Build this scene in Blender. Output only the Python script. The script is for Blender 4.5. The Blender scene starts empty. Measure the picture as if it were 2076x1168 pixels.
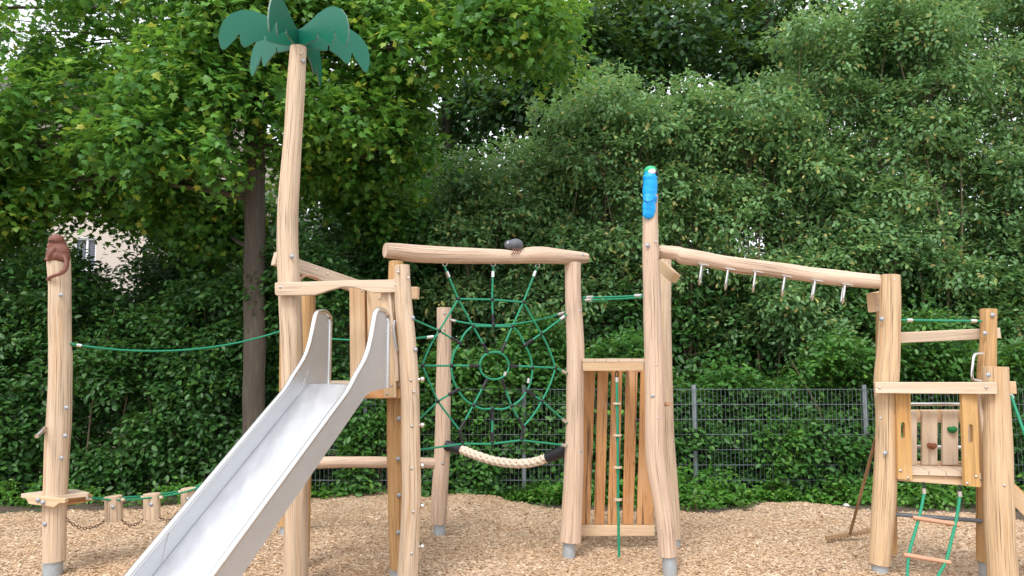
import bpy, math, random
import numpy as np
from mathutils import Vector, Matrix
random.seed(7)
RNG = np.random.default_rng(11)
sc = bpy.context.scene
# ------------------------------------------------------------------ camera, light, exposure
F = 1600.0; CX, CY = 1038.0, 584.0; HZ = 738.0; CAMZ = 1.65
TH = math.atan((HZ-CY)/F)
cam_d = bpy.data.cameras.new('camera'); cam = bpy.data.objects.new('camera', cam_d)
sc.collection.objects.link(cam)
cam_d.sensor_width = 36; cam_d.lens = 36*F/2076; cam_d.clip_end = 500
cam.location = (0, 0, CAMZ); cam.rotation_euler = (math.pi/2+TH, 0, 0)
sc.camera = cam
SUN_EL, SUN_AZ = math.radians(52), math.radians(200)
w = bpy.data.worlds.new('World'); sc.world = w; w.use_nodes = True
nt = w.node_tree; nt.nodes.clear()
o_ = nt.nodes.new('ShaderNodeOutputWorld'); bg = nt.nodes.new('ShaderNodeBackground')
sky = nt.nodes.new('ShaderNodeTexSky'); sky.sky_type = 'NISHITA'; sky.sun_disc = False
sky.sun_elevation = SUN_EL; sky.sun_rotation = SUN_AZ; sky.air_density = 1.0; sky.dust_density = 3.0
hsv = nt.nodes.new('ShaderNodeHueSaturation'); hsv.inputs['Saturation'].default_value = 0.22
mixw = nt.nodes.new('ShaderNodeMix'); mixw.data_type = 'RGBA'; mixw.inputs[0].default_value = 0.6
mixw.inputs[7].default_value = (9.0, 9.3, 9.8, 1)
nt.links.new(sky.outputs[0], hsv.inputs['Color']); nt.links.new(hsv.outputs[0], mixw.inputs[6])
nt.links.new(mixw.outputs[2], bg.inputs[0]); bg.inputs[1].default_value = 0.13
nt.links.new(bg.outputs[0], o_.inputs[0])
sd = bpy.data.lights.new('sun', 'SUN'); sd.energy = 1.5; sd.angle = math.radians(22); sd.color = (1, .95, .88)
sun = bpy.data.objects.new('sun', sd); sc.collection.objects.link(sun)
# sun direction: azimuth measured as in the sky texture
sdir = Vector((math.sin(SUN_AZ)*math.cos(SUN_EL), math.cos(SUN_AZ)*math.cos(SUN_EL), math.sin(SUN_EL)))
sun.rotation_euler = sdir.to_track_quat('Z', 'Y').to_euler()
sc.view_settings.view_transform = 'Standard'; sc.view_settings.look = 'None'
sc.view_settings.exposure = 0.80; sc.view_settings.gamma = 1
try:
    sc.cycles.max_bounces = 8; sc.cycles.transparent_max_bounces = 8
except Exception: pass

# ------------------------------------------------------------------ geometry from pixel + distance
CAM = Vector((0, 0, CAMZ)); FW = Vector((0, math.cos(TH), math.sin(TH))); UP = Vector((0, -math.sin(TH), math.cos(TH)))
def ray(px, py):
    return Vector((1, 0, 0))*((px-CX)/F) + UP*(-(py-CY)/F) + FW
def P(px, py, D):
    d = ray(px, py); return CAM + d*(D/d.y)
def PP(px, py, A, B):          # on the vertical plane through plan points A, B
    d = ray(px, py); n = Vector((-(B[1]-A[1]), B[0]-A[0]))
    t = (n.x*A[0]+n.y*A[1])/(n.x*d.x+n.y*d.y)
    return CAM + d*t
def Wm(w, D): return w*D/F

class MB:
    def __init__(s): s.v = []; s.f = []; s.uv = []; s.sm = []
    def add(s, vs, fs, uvs=None, smooth=True):
        b = len(s.v); s.v += [tuple(v) for v in vs]
        for i, f in enumerate(fs):
            s.f.append([b+k for k in f]); s.sm.append(smooth if isinstance(smooth, bool) else smooth[i])
            s.uv += (uvs[i] if uvs else [(0, 0)]*len(f))
    def loft(s, path, sec, rad=None, up=None, caps=True, smooth=True, bev=0.0):
        """sec: list of (a,b) section points; path 3D points; rad: scale per station (or None)"""
        n = len(path); m = len(sec); path = [Vector(p) for p in path]
        if rad is None: rad = [1.0]*n
        # tangents
        T = []
        for i in range(n):
            a = path[max(0, i-1)]; b = path[min(n-1, i+1)]; T.append((b-a).normalized())
        if up is None:
            up = Vector((0, 0, 1)) if abs(T[0].z) < .9 else Vector((0, 1, 0))
        up = Vector(up)
        U = (up - T[0]*up.dot(T[0])).normalized()
        peri = [0]
        for k in range(m):
            a, b = sec[k], sec[(k+1) % m]; peri.append(peri[-1]+math.hypot(b[0]-a[0], b[1]-a[1]))
        vs = []; L = [0]; 
        st = list(range(n))
        for i in range(n):
            if i: U = (U - T[i]*U.dot(T[i])).normalized(); L.append(L[-1]+(path[i]-path[i-1]).length)
            V = T[i].cross(U)
            r = rad[i]
            for k, (a, b) in enumerate(sec):
                rr = r[k] if hasattr(r, '__len__') else r
                vs.append(path[i] + V*(a*rr) + U*(b*rr))
        fs = []; uv = []; sm = []
        off = random.random()*7
        r0 = rad[0] if not hasattr(rad[0], '__len__') else 1.0
        for i in range(n-1):
            for k in range(m):
                k2 = (k+1) % m
                fs.append([i*m+k, i*m+k2, (i+1)*m+k2, (i+1)*m+k]); sm.append(smooth)
                u0, u1 = peri[k]*r0+off, peri[k+1]*r0+off
                uv.append([(u0, L[i]+off), (u1, L[i]+off), (u1, L[i+1]+off), (u0, L[i+1]+off)])
        s.add(vs, fs, uv, sm)
        if caps:
            for i, rev in ((0, True), (n-1, False)):
                vv = vs[i*m:(i+1)*m]
                c = sum((Vector(x) for x in vv), Vector())/m
                ring = [c+(Vector(x)-c)*(1-bev) + T[i]*((bev*.35 if not rev else -bev*.35)*(Vector(x)-c).length) for x in vv] if bev else vv
                b0 = []
                if bev:
                    q = [[k, (k+1) % m, m+(k+1) % m, m+k] for k in range(m)]
                    if rev: q = [f[::-1] for f in q]
                    s.add(vv+ring, q, [[(off, off)]*4]*m, False)
                f = list(range(m)); 
                if rev: f = f[::-1]
                s.add(ring, [f], [[(sec[k][0]*.2+off, sec[k][1]*.2+off) for k in f]], False)
    def tube(s, path, r, seg=8, caps=True, up=None):
        sec = [(math.cos(2*math.pi*k/seg), math.sin(2*math.pi*k/seg)) for k in range(seg)]
        rad = [r]*len(path) if not hasattr(r, '__len__') else list(r)
        s.loft(path, sec, rad, caps=caps, up=up)
    def board(s, a, b, w, h, up=(0, 0, 1), ch=.004):
        x, y = w/2, h/2
        sec = [(-x+ch, -y), (x-ch, -y), (x, -y+ch), (x, y-ch), (x-ch, y), (-x+ch, y), (-x, y-ch), (-x, -y+ch)]
        a = Vector(a); b = Vector(b)
        pts = [a.lerp(b, t) for t in (0, .25, .5, .75, 1)]
        s.loft(pts, sec, None, up=up, smooth=False)
    def prism(s, outline, vec, vert=False):
        vec = Vector(vec); a = [Vector(p) for p in outline]; b = [p+vec for p in a]; n = len(a)
        uvf = (lambda p: (p.x+p.y*.5, p.z+3)) if vert else (lambda p: (p.z+3, p.x*1.0+p.y*.5))
        fs = [list(range(n)), list(range(2*n-1, n-1, -1))]
        # orientation fix not needed (double sided)
        fs += [[i, i+n, (i+1) % n+n, (i+1) % n] for i in range(n)]
        vs = a+b
        s.add(vs, fs, [[uvf(vs[k]) for k in f] for f in fs], False)
    def sphere(s, c, r, scale=(1, 1, 1), seg=12, rings=8, rot=None):
        vs = []; fs = []
        M = rot if rot is not None else Matrix.Identity(3)
        c = Vector(c)
        for i in range(1, rings):
            th = math.pi*i/rings
            for k in range(seg):
                ph = 2*math.pi*k/seg
                vs.append(c+M@Vector((math.sin(th)*math.cos(ph)*r*scale[0], math.sin(th)*math.sin(ph)*r*scale[1], math.cos(th)*r*scale[2])))
        vs += [c+M@Vector((0, 0, r*scale[2])), c+M@Vector((0, 0, -r*scale[2]))]
        for i in range(rings-2):
            for k in range(seg):
                fs.append([i*seg+k, (i+1)*seg+k, (i+1)*seg+(k+1) % seg, i*seg+(k+1) % seg])
        t = len(vs)-2
        for k in range(seg):
            fs.append([t, k, (k+1) % seg]); fs.append([t+1, (rings-2)*seg+(k+1) % seg, (rings-2)*seg+k])
        s.add(vs, fs, None, True)
    def build(s, name, mat, parent=None):
        me = bpy.data.meshes.new(name); me.from_pydata(s.v, [], s.f)
        uvl = me.uv_layers.new(name='UVMap')
        uvl.data.foreach_set('uv', np.array(s.uv, dtype=np.float32).ravel())
        me.polygons.foreach_set('use_smooth', s.sm)
        me.materials.append(mat); me.update()
        o = bpy.data.objects.new(name, me); sc.collection.objects.link(o)
        if parent is not None: adopt(o, parent)
        return o
def wloc(o):
    v = Vector(o.location)
    while o.parent is not None:
        o = o.parent; v += o.location
    return v
BASE = {}
def adopt(o, parent):
    o.parent = parent
    o.matrix_parent_inverse = Matrix.Translation(-BASE.get(parent.name, Vector((0, 0, 0))))
def thing(name, label, cat, loc=(0, 0, 0), group=None):
    o = bpy.data.objects.new(name, None); sc.collection.objects.link(o); o.location = loc
    o.empty_display_size = .2
    BASE[o.name] = Vector(loc)
    tag(o, label, cat, group); return o
def tag(o, label=None, cat=None, group=None, kind=None):
    if label: o['label'] = label
    if cat: o['category'] = cat
    if group: o['group'] = group
    if kind: o['kind'] = kind
    return o

def smooth_pts(pts, step=.06):
    """catmull-rom through tuples, resampled"""
    A = [np.array(p, float) for p in pts]
    if len(A) == 2: A = [A[0], (A[0]+A[1])/2, A[1]]
    A = [2*A[0]-A[1]]+A+[2*A[-1]-A[-2]]
    out = []
    for i in range(1, len(A)-2):
        p0, p1, p2, p3 = A[i-1:i+3]
        n = max(2, int(np.linalg.norm((p2-p1)[:3])/step))
        for k in range(n):
            t = k/n
            out.append(.5*((2*p1)+(-p0+p2)*t+(2*p0-5*p1+4*p2-p3)*t*t+(-p0+3*p1-3*p2+p3)*t**3))
    out.append(A[-2]); return out

def log_mesh(mb, pts, seg=20, lump=.035, bev=.06, step=.06):
    """pts: (x,y,z,r). round timber, a little irregular"""
    S = smooth_pts(pts, step)
    sec = [(math.cos(2*math.pi*k/seg), math.sin(2*math.pi*k/seg)) for k in range(seg)]
    ph = [random.random()*6.28 for _ in range(6)]
    rad = []
    L = 0
    for i, p in enumerate(S):
        if i: L += np.linalg.norm(S[i][:3]-S[i-1][:3])
        r = []
        for k in range(seg):
            a = 2*math.pi*k/seg
            e = 1+lump*(.45*math.sin(2*a+ph[0]+L*1.1)+.4*math.sin(3*a+ph[1]-L*2.3)+.35*math.sin(L*5.3+ph[2]+a)+.25*math.sin(L*11+ph[3]+2*a)+.2*math.sin(5*a+ph[4]+L*3.1))
            r.append(p[3]*e)
        rad.append(r)
    mb.loft([p[:3] for p in S], sec, rad, bev=bev)
def post_px(pts, D, parent, mat, name='post', **kw):
    """pts (px,py,width_px[,D])"""
    q = []
    for t in pts:
        d = t[3] if len(t) > 3 else D
        p = P(t[0], t[1], d); q.append((p.x, p.y, p.z, Wm(t[2], d)/2))
    mb = MB(); log_mesh(mb, q, **kw); return mb.build(name, mat, parent)
# ------------------------------------------------------------------ materials
def newmat(name):
    m = bpy.data.materials.new(name); m.use_nodes = True
    t = m.node_tree; b = t.nodes['Principled BSDF']; return m, t, b
def N(t, typ, **kw):
    n = t.nodes.new(typ)
    for k, v in kw.items(): setattr(n, k, v)
    return n
def ramp(t, stops, interp='LINEAR'):
    r = N(t, 'ShaderNodeValToRGB'); e = r.color_ramp.elements; r.color_ramp.interpolation = interp
    while len(e) > 1: e.remove(e[-1])
    e[0].position = stops[0][0]; e[0].color = (*stops[0][1], 1)
    for p, c in stops[1:]:
        x = e.new(p); x.color = (*c, 1)
    return r
def mixc(t, fac, a, b, mode='MIX'):
    m = N(t, 'ShaderNodeMix'); m.data_type = 'RGBA'; m.blend_type = mode
    for s, v in ((0, fac), (6, a), (7, b)):
        if isinstance(v, (int, float)): m.inputs[s].default_value = v
        elif isinstance(v, tuple): m.inputs[s].default_value = (*v, 1)
        else: t.links.new(v, m.inputs[s])
    return m.outputs[2]
def noise(t, vec, scale, detail=3, rough=.5):
    n = N(t, 'ShaderNodeTexNoise'); n.inputs['Scale'].default_value = scale
    n.inputs['Detail'].default_value = detail; n.inputs['Roughness'].default_value = rough
    t.links.new(vec, n.inputs['Vector']); return n.outputs['Fac']
def mapping(t, vec, sc_):
    m = N(t, 'ShaderNodeMapping'); m.inputs['Scale'].default_value = sc_; t.links.new(vec, m.inputs['Vector']); return m.outputs[0]
def math_(t, op, a, b=None, clamp=False):
    m = N(t, 'ShaderNodeMath', operation=op); m.use_clamp = clamp
    for i, v in enumerate((a, b)):
        if v is None: continue
        if isinstance(v, (int, float)): m.inputs[i].default_value = v
        else: t.links.new(v, m.inputs[i])
    return m.outputs[0]
def bump(t, b, h, strength, dist=.01):
    n = N(t, 'ShaderNodeBump'); n.inputs['Strength'].default_value = strength; n.inputs['Distance'].default_value = dist
    t.links.new(h, n.inputs['Height']); t.links.new(n.outputs[0], b.inputs['Normal'])

def wood(name, c1, c2, stain, stain_amt=.5, crack=1.0):
    m, t, b = newmat(name)
    uv = N(t, 'ShaderNodeUVMap'); uv.uv_map = 'UVMap'
    info = N(t, 'ShaderNodeObjectInfo')
    off = N(t, 'ShaderNodeVectorMath', operation='ADD')
    cx = N(t, 'ShaderNodeCombineXYZ'); r10 = math_(t, 'MULTIPLY', info.outputs['Random'], 37.0)
    t.links.new(r10, cx.inputs[0]); t.links.new(r10, cx.inputs[1])
    t.links.new(uv.outputs[0], off.inputs[0]); t.links.new(cx.outputs[0], off.inputs[1]); V = off.outputs[0]
    g = noise(t, mapping(t, V, (90, 2.2, 1)), 1.0, 4, .6)           # fibre
    g2 = noise(t, mapping(t, V, (14, .9, 1)), 1.0, 3)               # broad bands
    big = noise(t, mapping(t, V, (2.5, 1.0, 1)), 1.0, 4)
    gp = noise(t, mapping(t, V, (3.0, 1.4, 1)), 2.2, 3)
    base = mixc(t, ramp_fac(t, g2, .3, .7), c1, c2)
    base = mixc(t, math_(t, 'MULTIPLY', ramp_fac(t, g, .45, .72), .28), base, tuple(x*.62 for x in c2))
    st = math_(t, 'ADD', math_(t, 'MULTIPLY', big, .75), math_(t, 'MULTIPLY', g, .25))
    base = mixc(t, math_(t, 'MULTIPLY', ramp_fac(t, st, .53, .64), stain_amt*.95), base, stain)
    base = mixc(t, math_(t, 'MULTIPLY', ramp_fac(t, gp, .55, .75), .18), base, (.82, .62, .52))
    # cracks: narrow level lines of a stretched noise
    cr = noise(t, mapping(t, V, (16, .55, 1)), 1.0, 2, .4)
    d = math_(t, 'ABSOLUTE', math_(t, 'SUBTRACT', cr, .5))
    line = math_(t, 'SUBTRACT', 1.0, ramp_fac(t, d, .008, .026))
    br = ramp_fac(t, noise(t, mapping(t, V, (6, 1.3, 1)), 1.0, 2), .42, .55)
    line = math_(t, 'MULTIPLY', line, math_(t, 'MULTIPLY', br, .95*crack))
    cr2 = noise(t, mapping(t, V, (38, 1.3, 1)), 1.0, 2, .4)
    d2 = math_(t, 'ABSOLUTE', math_(t, 'SUBTRACT', cr2, .5))
    l2 = math_(t, 'MULTIPLY', math_(t, 'SUBTRACT', 1.0, ramp_fac(t, d2, .006, .030)), math_(t, 'MULTIPLY', ramp_fac(t, noise(t, mapping(t, V, (9, 2.2, 1)), 1.7, 2), .48, .6), .5*crack))
    line = math_(t, 'MAXIMUM', line, l2)
    # knots
    vor = N(t, 'ShaderNodeTexVoronoi'); vor.inputs['Scale'].default_value = 1.0
    t.links.new(mapping(t, V, (5.5, 2.6, 1)), vor.inputs['Vector'])
    kn = math_(t, 'SUBTRACT', 1.0, ramp_fac(t, vor.outputs['Distance'], .03, .085))
    base = mixc(t, math_(t, 'MULTIPLY', kn, .6), base, tuple(x*.33 for x in stain))
    col = mixc(t, line, base, (.10, .055, .03))
    t.links.new(col, b.inputs['Base Color'])
    b.inputs['Roughness'].default_value = .68; b.inputs['Specular IOR Level'].default_value = .3
    h = math_(t, 'SUBTRACT', math_(t, 'MULTIPLY', g, .35), line)
    bump(t, b, h, .5, .004)
    return m
def ramp_fac(t, v, a, b_):
    m = N(t, 'ShaderNodeMapRange'); m.inputs[1].default_value = a; m.inputs[2].default_value = b_; m.clamp = True
    t.links.new(v, m.inputs[0]); return m.outputs[0]
M = {}
M['log'] = wood('peeled_log', (0.654, 0.514, 0.382), (0.585, 0.434, 0.304), (0.447, 0.235, 0.088), .5)
M['log_pale'] = wood('pale_log', (0.654, 0.499, 0.387), (0.593, 0.430, 0.318), (0.473, 0.267, 0.129), .32)
M['log_warm'] = wood('warm_log', (0.585, 0.370, 0.181), (0.499, 0.284, 0.112), (0.387, 0.163, 0.043), .5)
M['log_gold'] = wood('golden_log', (0.636, 0.469, 0.304), (0.568, 0.389, 0.226), (0.447, 0.226, 0.079), .5)
M['sawn'] = wood('sawn_board', (0.636, 0.479, 0.324), (0.568, 0.389, 0.226), (0.396, 0.190, 0.068), .5, .35)
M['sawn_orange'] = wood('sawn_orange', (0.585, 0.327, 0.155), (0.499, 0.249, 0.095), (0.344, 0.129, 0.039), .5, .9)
M['sawn_pale'] = wood('sawn_pale', (0.636, 0.514, 0.402), (0.568, 0.434, 0.314), (0.430, 0.271, 0.157), .25, .3)
M['old_wood'] = wood('old_wood', (0.413, 0.267, 0.155), (0.327, 0.206, 0.112), (0.172, 0.086, 0.034), .4)
M['rung'] = wood('rung_wood', (0.533, 0.310, 0.206), (0.447, 0.232, 0.146), (0.430, 0.215, 0.129), .3, 0)

def metal(name, col, rough, streak=0, scl=(1, 1, 1), metallic=1.0):
    m, t, b = newmat(name)
    tc = N(t, 'ShaderNodeTexCoord')
    n = noise(t, mapping(t, tc.outputs['Object'], scl), 6, 4, .6)
    c = mixc(t, n, tuple(x*(1-streak) for x in col), col)
    t.links.new(c, b.inputs['Base Color']); b.inputs['Metallic'].default_value = metallic
    r = math_(t, 'ADD', math_(t, 'MULTIPLY', n, .18), rough-.09); t.links.new(r, b.inputs['Roughness'])
    return m
M['steel'] = metal('stainless_steel', (.60, .61, .63), .52, .12, (3, .6, 3), .75)
M['steel_polished'] = metal('polished_tube', (.72, .71, .70), .25, .1)
M['galv'] = metal('galvanised', (.48, .53, .57), .55, .35, (4, 4, 4), .45)
M['alu'] = metal('aluminium_ferrule', (.78, .78, .78), .35, .1)
M['bolt'] = metal('bolt_cap', (.36, .38, .42), .5, .15, (9, 9, 9), .3)
M['bolt_small'] = metal('bolt_steel', (.62, .62, .62), .35, .1)
M['wire'] = metal('fence_wire', (.20, .23, .26), .5, .2, (2, 2, 2), .5)

def plain(name, col, rough=.6, var=.15, nscale=20, bmp=0, spec=.4):
    m, t, b = newmat(name); tc = N(t, 'ShaderNodeTexCoord')
    n = noise(t, tc.outputs['Object'], nscale, 4)
    t.links.new(mixc(t, n, tuple(x*(1-var) for x in col), tuple(min(1, x*(1+var)) for x in col)), b.inputs['Base Color'])
    b.inputs['Roughness'].default_value = rough; b.inputs['Specular IOR Level'].default_value = spec
    if bmp: bump(t, b, n, bmp, .01)
    return m
M['rope'] = None
def rope_mat(name, col, freq=90):
    m, t, b = newmat(name); uv = N(t, 'ShaderNodeUVMap'); uv.uv_map = 'UVMap'
    s = N(t, 'ShaderNodeSeparateXYZ'); t.links.new(uv.outputs[0], s.inputs[0])
    w1 = math_(t, 'SINE', math_(t, 'MULTIPLY', math_(t, 'ADD', s.outputs[1], math_(t, 'MULTIPLY', s.outputs[0], .9)), freq*6.0))
    w2 = math_(t, 'SINE', math_(t, 'MULTIPLY', math_(t, 'SUBTRACT', s.outputs[1], math_(t, 'MULTIPLY', s.outputs[0], .9)), freq*6.0))
    h = math_(t, 'MULTIPLY', w1, w2); f = ramp_fac(t, h, -1, 1)
    t.links.new(mixc(t, f, tuple(x*.6 for x in col), col), b.inputs['Base Color'])
    b.inputs['Roughness'].default_value = .6
    bump(t, b, f, .5, .002); return m
M['rope'] = rope_mat('green_rope', (.012, .30, .16))
M['hemp'] = plain('pale_rope', (.72, .61, .49), .8, .3, 150, .4)
M['black'] = plain('black_plastic', (.015, .015, .02), .35, .2, 30)
M['black_rubber'] = plain('black_sleeve', (.015, .016, .022), .45, .2, 20)
M['palm'] = plain('palm_board', (.0035, .125, .075), .42, .05, 60, 0, .4)
M['brown_paint'] = plain('brown_paint', (.17, .065, .045), .6, .15, 30, .2)
M['blue_paint'] = plain('blue_paint', (.004, .33, .78), .45, .12, 40, .2)
M['green_paint'] = plain('green_paint', (.02, .42, .18), .45, .1, 40)
M['white_paint'] = plain('white_paint', (.8, .8, .78), .5, .05, 40)
M['spider_paint'] = plain('spider_grey', (.10, .105, .125), .6, .45, 90, .3)
M['hold_red'] = plain('hold_brown', (.22, .075, .035), .8, .3, 60, .4)
M['hold_green'] = plain('hold_green', (.01, .15, .04), .8, .3, 60, .4)
M['chain'] = plain('rusty_chain', (.16, .10, .07), .7, .3, 60)
M['wall'] = plain('house_render', (.60, .52, .46), .9, .06, 3, .1)
M['wall_yellow'] = plain('yellow_render', (.62, .50, .30), .9, .06, 3)
M['roof'] = plain('roof_tile', (.10, .09, .085), .8, .2, 4)
M['frame_white'] = plain('window_frame', (.8, .8, .82), .4, .03, 10)
M['stone'] = plain('pale_stone', (.45, .44, .42), .8, .2, 20, .3)
def glass_mat():
    m, t, b = newmat('window_glass'); tc = N(t, 'ShaderNodeTexCoord')
    wv = N(t, 'ShaderNodeTexWave'); wv.bands_direction = 'Z'; wv.inputs['Scale'].default_value = 6
    wv.inputs['Distortion'].default_value = 1
    t.links.new(tc.outputs['Object'], wv.inputs['Vector'])
    t.links.new(mixc(t, wv.outputs['Fac'], (.05, .05, .07), (.16, .16, .2)), b.inputs['Base Color'])
    b.inputs['Roughness'].default_value = .15; return m
M['glass'] = glass_mat()

def leaf_mat(name, stops, trans=.35, rough=.45, tcol=(.25, .42, .05)):
    m, t, b = newmat(name)
    a = N(t, 'ShaderNodeAttribute'); a.attribute_name = 'rnd'
    r = ramp(t, stops); t.links.new(a.outputs['Fac'], r.inputs[0])
    t.links.new(r.outputs[0], b.inputs['Base Color']); b.inputs['Roughness'].default_value = rough
    b.inputs['Specular IOR Level'].default_value = .45
    tr = N(t, 'ShaderNodeBsdfTranslucent'); mx = N(t, 'ShaderNodeMixShader'); mx.inputs[0].default_value = trans
    t.links.new(mixc(t, .5, r.outputs[0], tcol), tr.inputs[0])
    t.links.new(b.outputs[0], mx.inputs[1]); t.links.new(tr.outputs[0], mx.inputs[2])
    t.links.new(mx.outputs[0], t.nodes['Material Output'].inputs['Surface'])
    return m
M['leaf_hedge'] = leaf_mat('hedge_leaf', [(0, (.022, .075, .02)), (.5, (.04, .125, .03)), (.85, (.065, .17, .035)), (1, (.10, .22, .04))], .25)
M['leaf_hedge2'] = leaf_mat('fence_hedge_leaf', [(0, (.03, .10, .022)), (.5, (.05, .16, .03)), (.85, (.085, .23, .04)), (1, (.15, .31, .05))], .3)
M['leaf_dog'] = leaf_mat('dogwood_leaf', [(0, (.08, .175, .075)), (.5, (.155, .31, .125)), (.82, (.23, .40, .14)), (.9, (.38, .42, .12)), (1, (.55, .43, .18))], .38, .40, (.32, .5, .12))
M['leaf_maple'] = leaf_mat('maple_leaf', [(0, (.03, .11, .025)), (.45, (.07, .22, .035)), (.8, (.16, .36, .05)), (.93, (.34, .46, .06)), (1, (.50, .50, .08))], .42, .45, (.30, .5, .06))
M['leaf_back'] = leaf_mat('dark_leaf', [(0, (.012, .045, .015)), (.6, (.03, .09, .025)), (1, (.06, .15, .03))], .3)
M['leaf_weed'] = leaf_mat('weed_leaf', [(0, (.05, .16, .02)), (.6, (.08, .24, .03)), (1, (.16, .34, .05))], .35)
def bark():
    m, t, b = newmat('bark'); uv = N(t, 'ShaderNodeUVMap'); uv.uv_map = 'UVMap'
    n = noise(t, mapping(t, uv.outputs[0], (30, 7, 1)), 1, 5, .7)
    n2 = noise(t, mapping(t, uv.outputs[0], (3, 2, 1)), 1.3, 3)
    c = mixc(t, n, (.035, .026, .02), (.125, .098, .078)); c = mixc(t, ramp_fac(t, n2, .5, .8), c, (.12, .12, .08))
    t.links.new(c, b.inputs['Base Color']); b.inputs['Roughness'].default_value = .9; bump(t, b, n, 1, .015); return m
M['bark'] = bark()
M['stem'] = plain('stem_bark', (.14, .11, .07), .85, .3, 15, .3)
def chipmat(name, attr):
    m, t, b = newmat(name)
    tc = N(t, 'ShaderNodeTexCoord')
    if attr:
        a = N(t, 'ShaderNodeAttribute'); a.attribute_name = 'rnd'; src = a.outputs['Fac']
    else:
        v = N(t, 'ShaderNodeTexVoronoi'); v.inputs['Scale'].default_value = 55
        t.links.new(mapping(t, tc.outputs['Object'], (1, 1.8, 1)), v.inputs['Vector'])
        s = N(t, 'ShaderNodeSeparateColor'); t.links.new(v.outputs['Color'], s.inputs[0]); src = s.outputs[0]
    r = ramp(t, [(0, (.22, .13, .075)), (.22, (.43, .28, .17)), (.5, (.56, .395, .26)), (.8, (.67, .52, .375)), (1, (.77, .68, .56))])
    t.links.new(src, r.inputs[0])
    n = noise(t, tc.outputs['Object'], 1.3, 4)
    c = mixc(t, math_(t, 'MULTIPLY', ramp_fac(t, n, .4, .75), .35), r.outputs[0], (.55, .34, .18))
    t.links.new(c, b.inputs['Base Color']); b.inputs['Roughness'].default_value = .85
    b.inputs['Specular IOR Level'].default_value = .2
    if not attr: bump(t, b, src, .8, .02)
    return m
M['chip'] = chipmat('wood_chip', True); M['chipbed'] = chipmat('chip_bed', False)
def soil():
    m, t, b = newmat('soil'); tc = N(t, 'ShaderNodeTexCoord')
    n = noise(t, tc.outputs['Object'], 14, 6, .7); n2 = noise(t, tc.outputs['Object'], 1.6, 3)
    c = mixc(t, n, (.035, .025, .018), (.17, .125, .09)); c = mixc(t, ramp_fac(t, n2, .5, .65), c, (.04, .07, .02))
    t.links.new(c, b.inputs['Base Color']); b.inputs['Roughness'].default_value = .95; bump(t, b, n, 1, .04); return m
M['soil'] = soil()
M['blue_dark'] = plain('dark_blue_paint', (.003, .13, .40), .5, .1, 40)  # deeper blue for the parrot's wing edge and feather lines
M['fence_post'] = metal('fence_post_zinc', (.27, .31, .34), .5, .3, (3, 3, 3), .4)
M['palm_edge'] = plain('palm_board_edge', (.12, .20, .16), .5, .1, 60)
M['steel_floor'] = metal('slide_floor_steel', (.84, .85, .87), .40, .28, (2.2, .8, .8))
M['sawn_y'] = wood('sawn_yellow', (.55, .35, .15), (.49, .28, .10), (.43, .19, .05), .5, .3)
M['leaf_grass'] = leaf_mat('grass_blade', [(0, (.03, .09, .015)), (.6, (.05, .16, .02)), (1, (.12, .24, .05))], .3)
SL_AZ, SL_EL, SL_W, SL_O, RH = 20.0, 35.5, .50, None, .16
# ------------------------------------------------------------------ ground
def vnoise(p, seed=0):
    """lattice value noise, p (N,3) -> 0..1"""
    p = np.asarray(p, float); i = np.floor(p).astype(np.int64); f = p-i; f = f*f*(3-2*f)
    def h(a):
        n = a[:, 0]*73856093 ^ a[:, 1]*19349663 ^ a[:, 2]*83492791 ^ (seed*2654435761)
        n = (n ^ (n >> 13))*1274126177 & 0x7fffffff
        return ((n ^ (n >> 16)) & 0xffff)/65535.0
    r = 0
    for dx in (0, 1):
        for dy in (0, 1):
            for dz in (0, 1):
                wgt = (f[:, 0] if dx else 1-f[:, 0])*(f[:, 1] if dy else 1-f[:, 1])*(f[:, 2] if dz else 1-f[:, 2])
                r = r+wgt*h(i+np.array([dx, dy, dz]))
    return r
def G(px, py):
    d = ray(px, py); t = -CAMZ/d.z; return (d.x*t, d.y*t)
edge_px = [(-900, 1035), (-300, 1035), (0, 1033), (120, 1030), (300, 1024), (500, 1008), (640, 1003), (740, 999), (800, 1002), (870, 1006), (905, 1000), (950, 997),
           (1000, 1002), (1022, 1016), (1060, 1018), (1100, 1027), (1150, 1032), (1260, 1030), (1380, 1038), (1450, 1036), (1520, 1024), (1560, 1019), (1620, 1022),
           (1700, 1028), (1780, 1034), (1900, 1034), (2000, 1040), (2076, 1050), (2400, 1060), (3000, 1060)]
EX = np.array([G(*e)[0] for e in edge_px]); EY = np.array([G(*e)[1] for e in edge_px])
def yb(x): return np.interp(x, EX, EY)
feet = []
def gz(x, y):
    x = np.asarray(x, float); y = np.asarray(y, float)
    z3 = np.stack([x*1.1, y*1.1, x*0], 1); z4 = np.stack([x*4.5, y*4.5, x*0+5], 1)
    z = (vnoise(z3)-.5)*.05+(vnoise(z4, 3)-.5)*.035
    for (a, b, hh, rr) in [(2.72, 6.0, .10, .28), (1.9, 6.55, .03, .3), (-.55, 9.6, .10, .5), (3.3, 9.0, .06, .6), (-1.6, 9.85, .06, .5)]:
        z = z+hh*np.exp(-((x-a)**2+(y-b)**2)/rr**2)
    e = yb(x)+(vnoise(np.stack([x*5, x*0, x*0], 1), 9)-.5)*.22
    s = np.clip((y-(e-.22))/.22, 0, 1)
    return z-(s*s)*.22*(y > e-.22)
mb = MB(); mb.add([(-150, -100, -.09), (150, -100, -.09), (150, 200, -.09), (-150, 200, -.09)], [[0, 1, 2, 3]], None, False)
g_ = mb.build('ground', M['soil']); tag(g_, kind='structure')
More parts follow.
